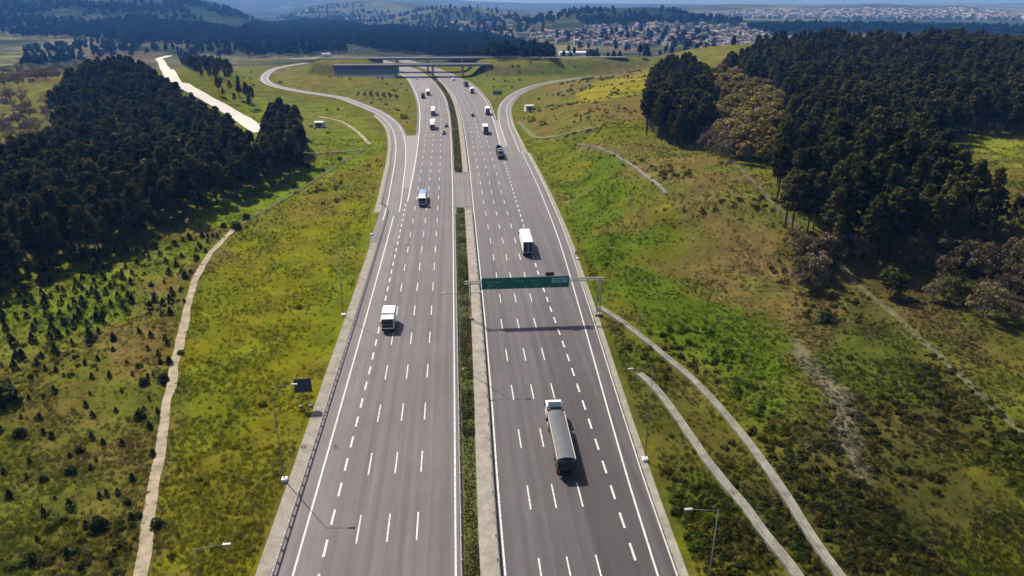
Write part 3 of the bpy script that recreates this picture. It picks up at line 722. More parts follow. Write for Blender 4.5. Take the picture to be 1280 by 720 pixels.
# ------------------------------------------------------------------ vehicles (built nose towards +Y)
def wheel(parent, x, y, r=.5, wd=.32, rim=True):
    t = MB().tube((x-wd/2, y, r), (x+wd/2, y, r), r, n=18).build('wheel', M['tyre'], parent)
    if rim:
        s = 1 if x > 0 else -1; MB().tube((x+s*(wd/2-.02), y, r), (x+s*(wd/2+.015), y, r), r*.55, n=12).build('rim', M['rim'], t)
def truck_cab(e, y1, mat, hgt=2.95, ln=2.1, deflector=True, wd=2.45):
    y0 = y1-ln; h = wd/2
    c = MB().prism([(y0, .75), (y1, .75), (y1, 1.65), (y1-.16, hgt-.1), (y1-.5, hgt), (y0, hgt)], -h, h, bev=.07).build('cab', mat, e)
    MB().prism([(y1+.015, 1.72), (y1-.125, hgt-.22), (y1-.165, hgt-.22), (y1-.03, 1.72)], -h+.14, h-.14).build('windscreen', M['glass'], c)
    for s in (-1, 1):
        MB().box(s*h-.012, s*h+.012, y1-1.2, y1-.35, 1.75, hgt-.4).build('side_window', M['glass'], c)
        MB().box(s*(h+.1)-.06, s*(h+.1)+.06, y1-.12, y1+.02, 1.75, 2.4, bev=.02).tube((s*(h-.02), y1-.1, 2.3), (s*(h+.1), y1-.06, 2.3), .025, n=6).build('mirror', M['black'], c)
        MB().box(s*(h-.3)-.2, s*(h-.3)+.2, y1-.02, y1+.05, .85, 1.05, bev=.02).build('headlight', M['lamp_clear'], e)
    MB().box(-h+.16, h-.16, y1-.01, y1+.025, 1.06, 1.66).build('grille', M['black'], c)
    MB().box(-h, h, y1-.3, y1+.08, .38, .74, bev=.05).build('bumper', M['chassis'], e)
    if deflector: MB().prism([(y0+.05, hgt+.01), (y1-.65, hgt+.01), (y0+.5, hgt+.62), (y0+.05, hgt+.75)], -h+.2, h-.2, bev=.06).build('roof_deflector', mat, c)
def truck(name, label, p, rz, L, cabm, boxm, kind='box', hgt=3.7, deflector=True, rim=True, cat='truck', front=None):
    e = empty(name, (p[0], p[1], .012), rz); tag(e, label, cat)
    y1 = L/2; y0 = -L/2; semi = L > 11; cl = 2.1; yc = y1-cl-(1.5 if kind == 'tipper' else .55 if semi else .12); w_ = 1.25
    truck_cab(e, y1, cabm, deflector=deflector)
    MB().box(-.45, .45, y0+.3, y1-.3, .62, .95).build('chassis', M['chassis'], e)
    if kind == 'tipper':
        MB().box(-1.1, 1.1, y1-cl-.75, y1-cl-.02, .96, 2.75, bev=.05).build('engine_cover', M['black'], e)
        MB().tube((-.95, y1-cl-.95, .9), (-.95, y1-cl-.95, 3.2), .09, n=8).build('exhaust_stack', M['alu'], e)
        for s in (-1, 1): MB().tube((s*.95, y1-cl-2.4, .75), (s*.95, y1-cl-1.0, .75), .3, n=12).build('fuel_tank', M['alu'], e)
    if kind == 'box':
        MB().box(-w_, w_, y0, yc, 1.05, hgt, bev=.05).build('cargo_box', boxm, e)
        d = MB()
        for s in (-1, 1): d.box(min(.05*s, s*(w_-.1)), max(.05*s, s*(w_-.1)), y0-.03, y0-.004, 1.15, hgt-.12)
        d.build('rear_door', M['door_shade'], e)
        MB().box(-w_-.012, w_+.012, y0+.1, yc-.1, 1.0, 1.12).build('side_rail', M['alu'], e)
    elif kind == 'tipper':
        b = MB()
        b.prism([(y0, 1.1), (yc, 1.0), (yc, 2.85), (y0, 2.85)], -w_+.12, w_-.12)
        b.build('tipper_body', M['alu'], e)
        rl = MB()
        for s in (-1, 1):
            rl.box(s*w_-.06, s*w_+.06, y0-.1, yc+.05, 2.86, 3.0, bev=.02)
            k = y0+.5
            while k < yc-.3: rl.box(s*(w_-.06)-.07, s*(w_-.06)+.07, k-.06, k+.06, 1.15, 2.82); k += 1.15
        rl.build('side_rail', M['cream'], e)
        t = MB(); n = int((yc-y0)/.55)+1
        V = [[None]*9 for _ in range(2*n+1)]
        for i in range(2*n+1):
            yy = y0-.05+(yc-y0+.1)*i/(2*n)
            for k in range(9):
                a = -1+2*k/8; V[i][k] = t.bm.verts.new((a*(w_-.1), yy, 3.0+.22*(1-a*a)-(.14 if i % 2 else 0)*(1-a*a)))
        for i in range(2*n):
            for k in range(8): t.bm.faces.new((V[i][k], V[i][k+1], V[i+1][k+1], V[i+1][k]))
        t.build('tarpaulin', M['tarp'], e, True)
        MB().prism([(y0-.02, 1.2), (y0-.30, 1.3), (y0-.38, 2.7), (y0-.12, 2.95), (y0-.02, 2.95)], -w_+.02, w_-.02, bev=.04).build('tailgate', M['chassis'], e)
        MB().box(-w_, w_, yc+.02, yc+.16, 1.1, 3.15, bev=.03).build('headboard', M['chassis'], e)
    elif kind == 'flat':
        MB().box(-w_, w_, y0, yc, 1.0, 1.25, bev=.02).build('flatbed', M['alu'], e)
        MB().box(-w_+.08, w_-.08, y0+.3, yc-.4, 1.26, 2.75, .1, .25, .2, bev=.18).build('load', boxm, e)
    elif kind == 'carrier':
        for z in (1.0, 2.55): MB().box(-w_, w_, y0, yc, z, z+.1).build('carrier_deck', M['chassis'], e)
        f = MB()
        for s in (-1, 1):
            for q in (.02, .33, .66, .97): yy = y0+(yc-y0)*q; f.tube((s*(w_-.06), yy, .9), (s*(w_-.06), yy, 3.3), .07, n=6)
            f.tube((s*(w_-.06), y0, 3.25), (s*(w_-.06), yc, 3.25), .06, n=6)
        f.build('carrier_frame', M['navy'], e)
    for s in (-1, 1): MB().box(s*.95-.2, s*.95+.2, y0-.07, y0-.035 if kind != 'tipper' else y0+.1, .75, .95).build('tail_light', M['lamp_red'], e)
    MB().box(-1.15, 1.15, y0+.02, y0+.14, .45, .62).build('rear_bumper', M['chassis'], e)
    ax = [y1-1.35, y0+1.1, y0+2.4]+([y0+3.7, y1-4.3] if semi else [])
    if L < 8.5: ax = [y1-1.35, y0+1.9]
    for yy in ax:
        for s in (-1, 1): wheel(e, s*1.03, yy, .5, .36, rim)
    return e
def car(name, label, p, rz, mat, L=4.4, van=False):
    e = empty(name, (p[0], p[1], .012), rz); tag(e, label, 'van' if van else 'car'); h = L/2; w_ = .88
    if van: prof = [(-h, .35), (h, .35), (h, .95), (h-.75, 1.15), (h-1.35, 1.9), (h-1.7, 2.0), (-h+.1, 2.0), (-h, 1.2)]
    else: prof = [(-h, .32), (h, .32), (h+.03, .62), (h-.25, .80), (h-1.2, .93), (-h+.7, .95), (-h+.05, .9), (-h-.02, .6)]
    b = MB().prism(prof, -w_, w_, bev=.06).build('body', mat, e)
    if not van:
        g = MB().box(-w_+.05, w_-.05, -h+.45, h-1.15, .94, 1.42, .16, .75, .45, bev=.05).build('cabin', M['glass'], e)
        MB().box(-w_+.24, w_-.24, -h+.98, h-2.0, 1.41, 1.46, bev=.02).build('roof', mat, e)
    else:
        MB().prism([(h-.74, 1.19), (h-1.33, 1.92), (h-1.36, 1.90), (h-.80, 1.17)], -w_+.1, w_-.1).build('windscreen', M['glass'], e)
    for s in (-1, 1):
        MB().box(s*.6-.2, s*.6+.2, h-.06, h+.05, .58, .72).build('headlight', M['lamp_clear'], e)
        MB().box(s*.65-.14, s*.65+.14, -h-.035, -h+.05, .62, .78).build('tail_light', M['lamp_red'], e)
        for yy in (h-.85, -h+.8): wheel(e, s*.8, yy, .32, .22)
    return e
def road_rz(c, y): return math.atan2(-(float(c(y+8))-float(c(y-8))), 16)
PI = math.pi
truck('tipper_truck', 'white cab tipper truck with grey ribbed tarpaulin on the right carriageway', (13.75, 84.6), road_rz(RL, 85)-.0, 15.4, M['white'], M['tarp'], 'tipper', deflector=True)
truck('box_truck', 'long white box trailer truck driving away just beyond the gantry', (17.6, 172.5), -.01, 13.6, M['white'], M['white'], 'box', 4.0)
truck('delivery_truck', 'white box truck coming towards the camera in the outer left lane', (-14.4, 127.0), PI, 5.8, M['white'], M['white'], 'box', 3.3, deflector=False)
truck('flatbed_truck', 'white cab truck with a pale blue load coming on the left carriageway', (-11.2, 221), PI+.01, 12.2, M['white'], M['blue'], 'flat', deflector=True)
truck('car_transporter', 'dark blue car transporter on the right carriageway before the slip road', (18.4, 291), .0, 12.5, M['navy'], M['navy'], 'carrier')
for k, (dy, z, m) in enumerate(((-3.8, 1.11, 'white'), (.8, 1.11, 'black'), (-3.6, 2.66, 'silver'))):
    o = car('carried_car', ('white car on the lower rear deck of the dark blue car transporter', 'black car on the lower front deck of the dark blue car transporter', 'silver car on the upper deck of the dark blue car transporter')[k], (18.4, 291+dy), 0, M[m], 4.1); o.location.z = z+.01
car('parked_car', 'blue car just ahead of the dark blue car transporter', (18.9, 311), 0, M['blue'], 4.6)
bpy.data.objects['parked_car'].name = 'passenger_car'
truck('box_truck', 'white box truck nearest the nose of the right slip road', (14.9, 349), .01, 10.5, M['white'], M['white'], 'box', 4.0)
truck('box_truck', 'white box truck next to the right slip road ramp entry, farther off', (18.9, 412), .01, 10.5, M['white'], M['white'], 'box', 4.0)
car('passenger_car', 'dark car alone in the middle of the right carriageway', (10.2, 404), .02, M['black'])
truck('box_truck', 'small white box truck near the right edge short of the overpass', (12.6, 515), .06, 8.4, M['white'], M['white'], 'box', 3.6)
truck('box_truck', 'dark box truck near the right edge just before the overpass', (9.3, 558), .09, 11.5, M['black'], M['chassis'], 'box', 3.8)
car('delivery_van', 'white van right under the nearer overpass on the right carriageway', (-.4, 602), .13, M['white'], 5.2, True)
truck('box_truck', 'white box truck coming on the left carriageway, nearer of two', (-11.6, 364), PI+.015, 11.0, M['white'], M['white'], 'box', 4.0)
truck('box_truck', 'white box truck coming on the left carriageway, farther of two', (-12.5, 412), PI+.02, 10.0, M['white'], M['white'], 'box', 3.9)
truck('box_truck', 'white box truck near the overpass coming on the left carriageway', (-18.4, 506), PI+.08, 8.2, M['white'], M['white'], 'box', 3.6)
truck('box_truck', 'dark truck beside a white truck near the overpass', (-21.3, 489), PI+.08, 7.6, M['black'], M['chassis'], 'box', 3.0)
car('passenger_car', 'small dark car in the fast left lane, farther of two', (-4.7, 369), PI, M['black'])
car('passenger_car', 'small dark car in the fast left lane, nearer of two', (-5.6, 347), PI, M['navy'])
car('passenger_car', 'silver car in the shade under the nearer overpass', (-31.0, 613), PI+.14, M['silver'])
p = at(350, 104); car('passenger_car', 'dark car turning on the far left loop road', p, .9, M['black'], 4.6)

# ------------------------------------------------------------------ huts and sheds near the road
def gable(name, label, cat, p, rz, wd, ln, h, rise, wallm, roofm, group=None, rows=1, z=None, parts=True):
    z = float(height(p[0], p[1])[0]) if z is None else z
    e = empty(name, (p[0], p[1], z), rz); tag(e, label, cat, group)
    MB().box(-ln/2, ln/2, -wd/2, wd/2, -1.5, h).build('wall', wallm, e)
    MB().prism([(-wd/2-.35, h+.02), (wd/2+.35, h+.02), (wd/2+.35, h+.14), (0, h+rise), (-wd/2-.35, h+.14)], -ln/2-.3, ln/2+.3).build('roof', roofm, e)
    nx = max(2, int(ln/3))
    for r in range(rows):
        for i in range(nx):
            x = -ln/2+ln*(i+.5)/nx
            for s in (-1, 1): MB().box(x-.5, x+.5, min(s*(wd/2-.02), s*(wd/2+.03)), max(s*(wd/2-.02), s*(wd/2+.03)), .9+r*2.8, 2.1+r*2.8).build('window', M['window'], e)
    MB().box(-.5, .5, -wd/2-.05, -wd/2-.01, 0, 2.05).build('door', M['chassis'], e)
    return e
gable('utility_hut', 'small white hut on the rough ground beside the right slip road', 'hut', at(661, 138), .2, 3.6, 4.6, 2.9, .5, M['white'], M['palewall'])
gable('utility_hut', 'small white hut in the meadow inside the left slip road', 'hut', at(400, 159), -.2, 3.0, 4.2, 2.7, .4, M['palewall'], M['white'])
for px, py, ln, wd, lab in ((722, 69, 24, 11, 'long white shed beyond the right embankment'), (704, 69, 13, 9, 'short white shed left of the long one'), (408, 71, 12, 8, 'white shed by the far left end of the viaduct'), (138, 48, 16, 10, 'big pale barn on the hill at far left')):
    gable('storage_shed', lab, 'shed', at(px, py), .15, wd, ln, 4.2, 1.2, M['white'], M['roofgrey'] if px < 420 else M['white'])
# ------------------------------------------------------------------ foliage builders
def leaf_mesh(name, C, Nn, size, mat, tone, aspect=1.0, extra=None):
    """many small leaf-clump faces at C facing along Nn; tone 0..1 is each clump's own light or dark green"""
    n = len(C); rg = RNG
    Nn = Nn/(np.linalg.norm(Nn, axis=1)[:, None]+1e-9)
    a = rg.normal(size=(n, 3)); u = a-(a*Nn).sum(1)[:, None]*Nn; u /= np.linalg.norm(u, axis=1)[:, None]+1e-9
    v = np.cross(Nn, u); s = np.reshape(size, (-1, 1))*np.ones((n, 1)); t = s*aspect
    bend = Nn*s*.25
    V = np.stack([C-u*s, C-v*t+bend, C+u*s*1.1, C+v*t*.9+bend], 1).reshape(-1, 3)
    F = np.arange(4*n).reshape(-1, 4)
    me = bpy.data.meshes.new(name); me.vertices.add(len(V)); me.vertices.foreach_set('co', V.ravel())
    me.loops.add(4*n); me.loops.foreach_set('vertex_index', F.ravel().astype(np.int32))
    me.polygons.add(n); me.polygons.foreach_set('loop_start', np.arange(0, 4*n, 4, dtype=np.int32)); me.update(calc_edges=True)
    at_ = me.color_attributes.new('tone', 'FLOAT_COLOR', 'POINT'); tt = np.repeat(tone, 4)
    at_.data.foreach_set('color', np.column_stack([tt, tt, tt, np.ones(4*n)]).ravel().astype(np.float32))
    me.materials.append(mat); return me
def lobes_cloud(lobes, per, size, up=.5, shell=.6):
    """leaf clumps through a set of ellipsoidal lobes (x, y, z, r, flatness)"""
    C, Nn, T = [], [], []
    for (x, y, z, r, fl) in lobes:
        d = RNG.normal(size=(per, 3)); d /= np.linalg.norm(d, axis=1)[:, None]
        rad = r*(shell+(1-shell)*RNG.random(per)**.5)[:, None]*RNG.choice([1, 1, 1, .6], per)[:, None]
        C.append(np.array([x, y, z])+d*rad*np.array([1, 1, fl])); Nn.append(d*.8+RNG.normal(size=(per, 3))*.6+np.array([0, 0, up]))
        T.append(np.clip(RNG.normal(RNG.uniform(.25, .7), .2, per), 0, 1))
    C = np.concatenate(C); return C, np.concatenate(Nn), np.concatenate(T), size*RNG.uniform(.65, 1.3, len(C))
def mesh_to_obj(name, me, parent=None):
    o = bpy.data.objects.new(name, me); COL.objects.link(o); o.parent = parent; return o
def pine(seed, H=14.0, mat='pine', per=46, size=.31):
    rnd = random.Random(seed); e = empty('pine_tree', (0, 0, -50)); L = []
    lean = rnd.uniform(-.5, .5); RW = rnd.uniform(2.1, 2.9); base = rnd.uniform(.38, .5)
    for k in range(30):
        f = base+(.99-base)*((k+.5)/30)**.85; env = RW*(1-((f-base)/(1.03-base))**1.35)**.85*(.55+.45*min(1, (f-base)/.14))
        a = k*2.4+rnd.uniform(-.5, .5); q = env*rnd.uniform(.55, 1.0)
        L.append((math.cos(a)*q+lean*f, math.sin(a)*q, f*H+rnd.uniform(-.3, .3), rnd.uniform(.65, 1.15), .62))
    L.append((lean, 0, H*.97, .8, .9))
    mesh_to_obj('crown', leaf_mesh('crown', *(lambda c, n, t, s: (c, n, s, M[mat], t))(*lobes_cloud(L, per, size, .2))), e)
    m = MB(); m.tube((0, 0, -.6), (lean*.5, 0, H*.55), .24, .16, 7); m.tube((lean*.5, 0, H*.55), (lean, 0, H*.93), .16, .05, 6)
    for k in range(12):
        f = base-.05+(.85-base)*k/12; a = k*2.4; m.tube((lean*f, 0, f*H), (math.cos(a)*1.9+lean*f, math.sin(a)*1.9, f*H+.7), .07, .025, 5)
    m.build('trunk', M['bark'], e); return e
def leafy(seed, name, H, mat, bark='greybark', per=42, size=.30, nl=16, aspect=1.0, spread=.42):
    rnd = random.Random(seed); e = empty(name, (0, 0, -50)); L = []; m = MB()
    m.tube((0, 0, -.5), (0, 0, H*.4), .02*H, .013*H, 7)
    for k in range(nl):
        a = k*2.4+rnd.uniform(-.4, .4); f = rnd.uniform(.38, .95); q = H*spread*math.sqrt(max(.05, 1-((f-.5)/.55)**2))*rnd.uniform(.35, 1)
        p = (math.cos(a)*q, math.sin(a)*q, f*H); L.append((*p, H*rnd.uniform(.10, .16), .9))
        m.tube((0, 0, H*rnd.uniform(.15, .38)), p, .008*H, .003*H, 5)
        for j in range(3): m.tube(p, (p[0]+rnd.uniform(-.12, .12)*H, p[1]+rnd.uniform(-.12, .12)*H, p[2]+rnd.uniform(.03, .14)*H), .0035*H, .001*H, 4)
    c, n, t, s = lobes_cloud(L, per, size, .3, .3)
    mesh_to_obj('crown', leaf_mesh('crown', c, n, s, M[mat], t, aspect), e); m.build('trunk', M[bark], e); return e
def low_plant(seed, name, mat, H=1.0, wd=.5, n=150, size=.1, cone=True):
    r = np.random.default_rng(seed); f = r.random(n)**.8; a = r.random(n)*6.283
    q = wd*((1-f)**.8 if cone else np.sqrt(np.clip(1-(f-.25)**2*1.5, .05, 1)))*(.45+.55*r.random(n)**.5)*(1+.25*np.sin(a*3+seed))
    C = np.column_stack([np.cos(a)*q, np.sin(a)*q, .06+f*H*.95]); Nn = np.column_stack([np.cos(a), np.sin(a), .6+f])+r.normal(size=(n, 3))*.5
    return mesh_to_obj(name, leaf_mesh(name, C, Nn, size*r.uniform(.6, 1.3, n), M[mat], np.clip(r.normal(.5, .25, n), 0, 1)))
def scatter(name, P, z, sc, var, protos, colour=None, rz=None):
    """ONE uncountable mass: geometry nodes set the tree or tuft models on a cloud of points"""
    n = len(P); me = bpy.data.meshes.new(name); me.vertices.add(n); me.vertices.foreach_set('co', np.column_stack([P, z]).ravel())
    for nm, arr, ty in (('sc', sc, 'FLOAT'), ('vi', var, 'INT'), ('rz', RNG.random(n)*6.283 if rz is None else rz, 'FLOAT')):
        a = me.attributes.new(nm, ty, 'POINT'); a.data.foreach_set('value', np.asarray(arr, np.int32 if ty == 'INT' else np.float32))
    if colour is not None:
        a = me.attributes.new('pc', 'FLOAT_COLOR', 'POINT'); a.data.foreach_set('color', np.column_stack([colour, np.ones(n)]).ravel().astype(np.float32))
    o = mesh_to_obj(name, me); o['kind'] = 'stuff'
    ng = bpy.data.node_groups.new(name, 'GeometryNodeTree')
    ng.interface.new_socket('Geometry', in_out='INPUT', socket_type='NodeSocketGeometry'); ng.interface.new_socket('Geometry', in_out='OUTPUT', socket_type='NodeSocketGeometry')
    gi = ng.nodes.new('NodeGroupInput'); go = ng.nodes.new('NodeGroupOutput'); ip = ng.nodes.new('GeometryNodeInstanceOnPoints'); g2i = ng.nodes.new('GeometryNodeGeometryToInstance')
    for pr in protos:
        j = ng.nodes.new('GeometryNodeJoinGeometry')
        for ob in pr:
            oi = ng.nodes.new('GeometryNodeObjectInfo'); oi.inputs['Object'].default_value = ob; oi.transform_space = 'ORIGINAL'; ng.links.new(oi.outputs['Geometry'], j.inputs[0])
        ng.links.new(j.outputs[0], g2i.inputs[0])
    def attr(nm, ty):
        a = ng.nodes.new('GeometryNodeInputNamedAttribute'); a.data_type = ty; a.inputs['Name'].default_value = nm; return a.outputs['Attribute']
    ng.links.new(gi.outputs[0], ip.inputs['Points']); ng.links.new(g2i.outputs[0], ip.inputs['Instance']); ip.inputs['Pick Instance'].default_value = True
    ng.links.new(attr('vi', 'INT'), ip.inputs['Instance Index']); ng.links.new(attr('sc', 'FLOAT'), ip.inputs['Scale'])
    cx = ng.nodes.new('ShaderNodeCombineXYZ'); ng.links.new(attr('rz', 'FLOAT'), cx.inputs['Z']); ng.links.new(cx.outputs[0], ip.inputs['Rotation'])
    ng.links.new(ip.outputs[0], go.inputs[0])
    md = o.modifiers.new(name, 'NODES'); md.node_group = ng; return o
def fill(poly_w, spacing, jitter=.42):
    """jittered hexagonal planting inside a ground outline"""
    P = np.array(poly_w); x0, y0 = P.min(0); x1, y1 = P.max(0)
    gy = np.arange(y0, y1, spacing*.87); gx = np.arange(x0, x1, spacing); X, Y = np.meshgrid(gx, gy); X = X+(np.arange(len(gy)) % 2)[:, None]*spacing*.5
    X = X.ravel()+RNG.uniform(-jitter, jitter, X.size)*spacing; Y = Y.ravel()+RNG.uniform(-jitter, jitter, Y.size)*spacing
    m = inside(X, Y, P) & (road_dist(X, Y) > 4); return np.column_stack([X[m], Y[m]])
CAMF = np.array([math.sin(YAW), math.cos(YAW)])

# ------------------------------------------------------------------ the pine woods
PINES = [pine(s) for s in (1, 2, 3, 4, 5, 6)]
crowns = lambda L: [[c for c in e.children] for e in L]
W_LEFT = [(-60,335),(0,318),(50,306),(100,288),(150,268),(200,250),(250,232),(300,214),(345,200),(372,190),(384,172),(372,146),(342,142),(322,180),(296,166),(262,146),(240,130),(212,112),(184,88),(142,82),(105,90),(78,106),(64,130),(68,172),(0,196),(-80,210)]
W_RIGHT1 = [(982,110),(985,160),(972,205),(985,240),(1012,266),(1060,288),(1120,292),(1180,284),(1240,262),(1300,240),(1400,225),(1400,250),(1280,241),(1232,222),(1195,200),(1165,178),(1172,160),(1200,146),(1300,136),(1400,128),(1400,66),(1280,62),(1100,58),(980,64),(905,78),(930,90)]
W_GROVE = [(808,140),(812,96),(830,84),(862,80),(888,98),(896,128),(880,148),(850,156)]
W_BACK = [(925,66),(950,50),(1050,43),(1150,46),(1300,52),(1420,56),(1420,64),(1280,62),(1100,58),(985,64)]
W_MID = [(222,66),(262,78),(300,104),(322,124),(312,134),(292,128),(266,108),(238,88)]
groups = []
for poly, sp, lab, dz in ((W_LEFT, 4.3, 'L', 9), (W_RIGHT1, 4.5, 'R', 9), (W_GROVE, 4.2, 'G', 9), (W_BACK, 6.0, 'B', 12), (W_MID, 9.5, 'M', 3)):
    P = fill(wpoly(poly, dz), sp); groups.append((lab, P)); print('wood', lab, len(P))
allP = np.concatenate([g[1] for g in groups]); labs = np.concatenate([[g[0]]*len(g[1]) for g in groups])
hz = height(allP[:, 0], allP[:, 1])
keep = RNG.random(len(allP)) > .10*(fbm(allP[:, 0], allP[:, 1], 25, 3, 7) > .55)
allP, labs, hz = allP[keep], labs[keep], hz[keep]
scl = RNG.uniform(.62, 1.24, len(allP))*np.where(labs == 'M', .7, 1.0)*(1.0+.15*(fbm(allP[:, 0], allP[:, 1], 60, 3, 17)-.5))
var = RNG.integers(0, len(PINES), len(allP))
dist = allP@CAMF; order = np.argsort(dist+np.where(labs == 'G', -260, 0)+np.where(labs == 'M', 900, 0)); ind = order[:290]; rest = order[290:]
used = set()
WORD = {'L': ('dark pine among the front rows of the wood left of the motorway', 'pines of the left wood'), 'R': ('dark pine in the lower front of the large wood on the right hill', 'pines of the right wood'), 'G': ('tall pine in the separate dark grove right of the yellow green hill', 'pines of the small grove'), 'B': ('dark pine on the back ridge of the right hill', 'pines of the back ridge'), 'M': ('small dark pine beside the white gravel road', 'pines by the gravel road')}
for i in ind:
    v = int(var[i]); src = PINES[v]
    if v in used: o = copy_tree(src)
    else: o = src; used.add(v)
    o.location = (*allP[i], hz[i]-.15); o.rotation_euler = (0, 0, RNG.random()*6.283); o.scale = (scl[i]*RNG.uniform(.9, 1.15),)*2+(scl[i],)
    tag(o, WORD[labs[i]][0], 'tree', WORD[labs[i]][1])
scatter('pine_woods', allP[rest], hz[rest]-.15, scl[rest], var[rest], crowns(PINES))
# woods far off across the valley
far = []
for poly, sp in (([(296,44),(322,30),(380,27),(432,30),(462,37),(478,36),(520,39),(590,47),(650,55),(692,63),(690,69),(620,68),(540,66),(470,60),(440,52),(380,50),(300,50)], 9.0),
                 ([(0,42),(70,34),(130,30),(160,24),(250,32),(300,40),(300,54),(250,56),(190,52),(150,50),(100,46)], 13.0),
                 ([(930,34),(1000,31),(1100,33),(1300,37),(1400,40),(1400,47),(1200,42),(1050,39),(960,42)], 14.0),
                 ([(30,60),(110,52),(190,54),(205,64),(110,72),(20,82)], 24.0), ([(200,62),(300,58),(340,66),(250,70)], 26.0), ([(700,60),(830,54),(900,58),(830,64),(720,66)], 55.0), ([(690,44),(900,40),(930,50),(820,52),(700,52)], 40.0), ([(470,34),(560,28),(680,30),(690,44),(600,48),(500,38)], 42.0), ([(300,56),(420,54),(440,62),(380,66),(310,68)], 15.0)):
    far.append(fill(wpoly(poly, 5), sp, .5))
for poly, sp in (([(-40,1),(120,1),(225,1),(285,12),(318,27),(240,25),(150,23),(60,32),(-40,40)], 17.0), ([(640,29),(690,19),(740,14),(800,12),(845,16),(880,23),(940,28),(880,33),(760,33),(690,34)], 16.0), ([(345,24),(385,10),(470,5),(560,10),(640,18),(650,28),(520,30),(400,27)], 40.0)):
    q = fill(wpoly(poly, 4), sp, .5); far.append(q[fbm(q[:, 0], q[:, 1], 120, 3, 501) > .42])
far = np.concatenate(far); print('far trees', len(far))
FARP = [pine(21, 13, 'pine_far', 14, .75), leafy(22, 'broadleaf_tree', 12, 'pine_far', per=16, size=.9, nl=14)]
p0 = at(236, 66); p1 = at(250, 63)
for o, p_, l in ((FARP[0], p0, 'lone dark pine beyond the end of the gravel road'), (FARP[1], p1, 'lone dark broadleaf tree beyond the end of the gravel road')):
    o.location = (*p_, float(height(*p_)[0])); tag(o, l, 'tree')
scatter('far_woods', far, height(far[:, 0], far[:, 1])-.3, RNG.uniform(.8, 1.25, len(far))*np.where(far@CAMF > 1300, 1.25, 1.0), RNG.integers(0, 2, len(far)), crowns(FARP))

# ------------------------------------------------------------------ broadleaf and bare trees
def plant(protos, pts, smin, smax, labels, group, cat='tree', zoff=0.0, fit=None):
    first = [True]*len(protos)
    for i, p_ in enumerate(pts):
        v = int(RNG.integers(0, len(protos))) if i >= len(protos) else i
        if first[v]: o = protos[v]; first[v] = False
        else: o = copy_tree(protos[v])
        s = RNG.uniform(smin, smax) if fit is None else fit[i]*RNG.uniform(.85, 1.15)
        o.location = (p_[0], p_[1], float(height(p_[0], p_[1])[0])+zoff); o.rotation_euler = (0, 0, RNG.random()*6.283); o.scale = (s*RNG.uniform(.9, 1.15),)*2+(s,)
        tag(o, labels(i, p_, s) if callable(labels) else labels, cat, group)
    for v, f in enumerate(first):
        if f:
            for ch in list(protos[v].children): bpy.data.objects.remove(ch)
            bpy.data.objects.remove(protos[v])
OL = [leafy(s, 'broadleaf_tree', 8.5, 'olive', size=.34, nl=20, per=50) for s in (31, 32, 33)]
plant(OL, fill(wpoly([(888,98),(905,84),(930,92),(974,122),(978,190),(940,196),(900,172),(880,158),(898,132)], 4), 6.4), .8, 1.3, 'olive brown tree in the thicket between the small grove and the big wood', 'olive brown trees')
OL2 = [leafy(s, 'broadleaf_tree', 10.5, 'olive', size=.36, nl=20, per=46) for s in (35, 36)]
BR = [leafy(s, 'bare_tree', 7.0, 'brown_l', size=.27, nl=22, per=56, aspect=.6, spread=.48) for s in (41, 42, 43)]
plant(OL2, [p_ for p_ in fill(wpoly([(20,190),(90,170),(150,120),(230,130),(300,175),(330,185),(250,215),(120,250),(40,270)], 9), 26)][:26], .95, 1.35, 'olive brown broadleaf standing among the dark pines of the left wood', 'broadleaf trees in the left wood')
plant(BR, np.concatenate([fill(wpoly([(988,278),(1010,272),(1060,292),(1120,298),(1200,290),(1300,262),(1300,330),(1300,400),(1240,390),(1180,370),(1140,330),(1080,320),(1040,325),(1030,360),(1000,350),(985,310)], 3), 5.4), fill(wpoly([(860,150),(905,170),(935,190),(905,195),(870,170)], 3), 6)]), .65, 1.1, 'brownish half bare tree in the scrub below the big right wood', 'half bare trees')
spots = [(1108,372),(1150,292),(1058,318)]
DK = [leafy(s, 'broadleaf_tree', 6.5, 'pine', size=.32, nl=20, per=50) for s in (51,)]
plant(DK, [at(1112, 372)], 1, 1.05, 'round dark evergreen beside the path in the right scrub', None)
BT = [leafy(s, 'broadleaf_tree', 15, 'pine', size=.55, nl=26, per=60, spread=.36) for s in (55,)]
plant(BT, [at(352, 196), at(340, 200), at(366, 192)], .78, .9, 'big rounded dark tree at the right end of the left wood', 'big trees at the end of the left wood')
SC_L = [leafy(s, 'bare_tree', 6.0, 'brown_l', size=.24, nl=20, per=36, aspect=.4, spread=.5) for s in (61, 62)]
plant(SC_L, np.concatenate([fill(wpoly([(0,205),(0,118),(40,112),(62,120),(58,160)], 3), 13), fill(wpoly([(0,82),(110,74),(75,96),(0,108)], 3), 15), fill(wpoly([(250,66),(290,78),(330,112),(305,110),(270,92)], 3), 15)])[:90], .8, 1.4, 'greyish bare tree in the scrub behind the left wood', 'grey trees behind the left wood')

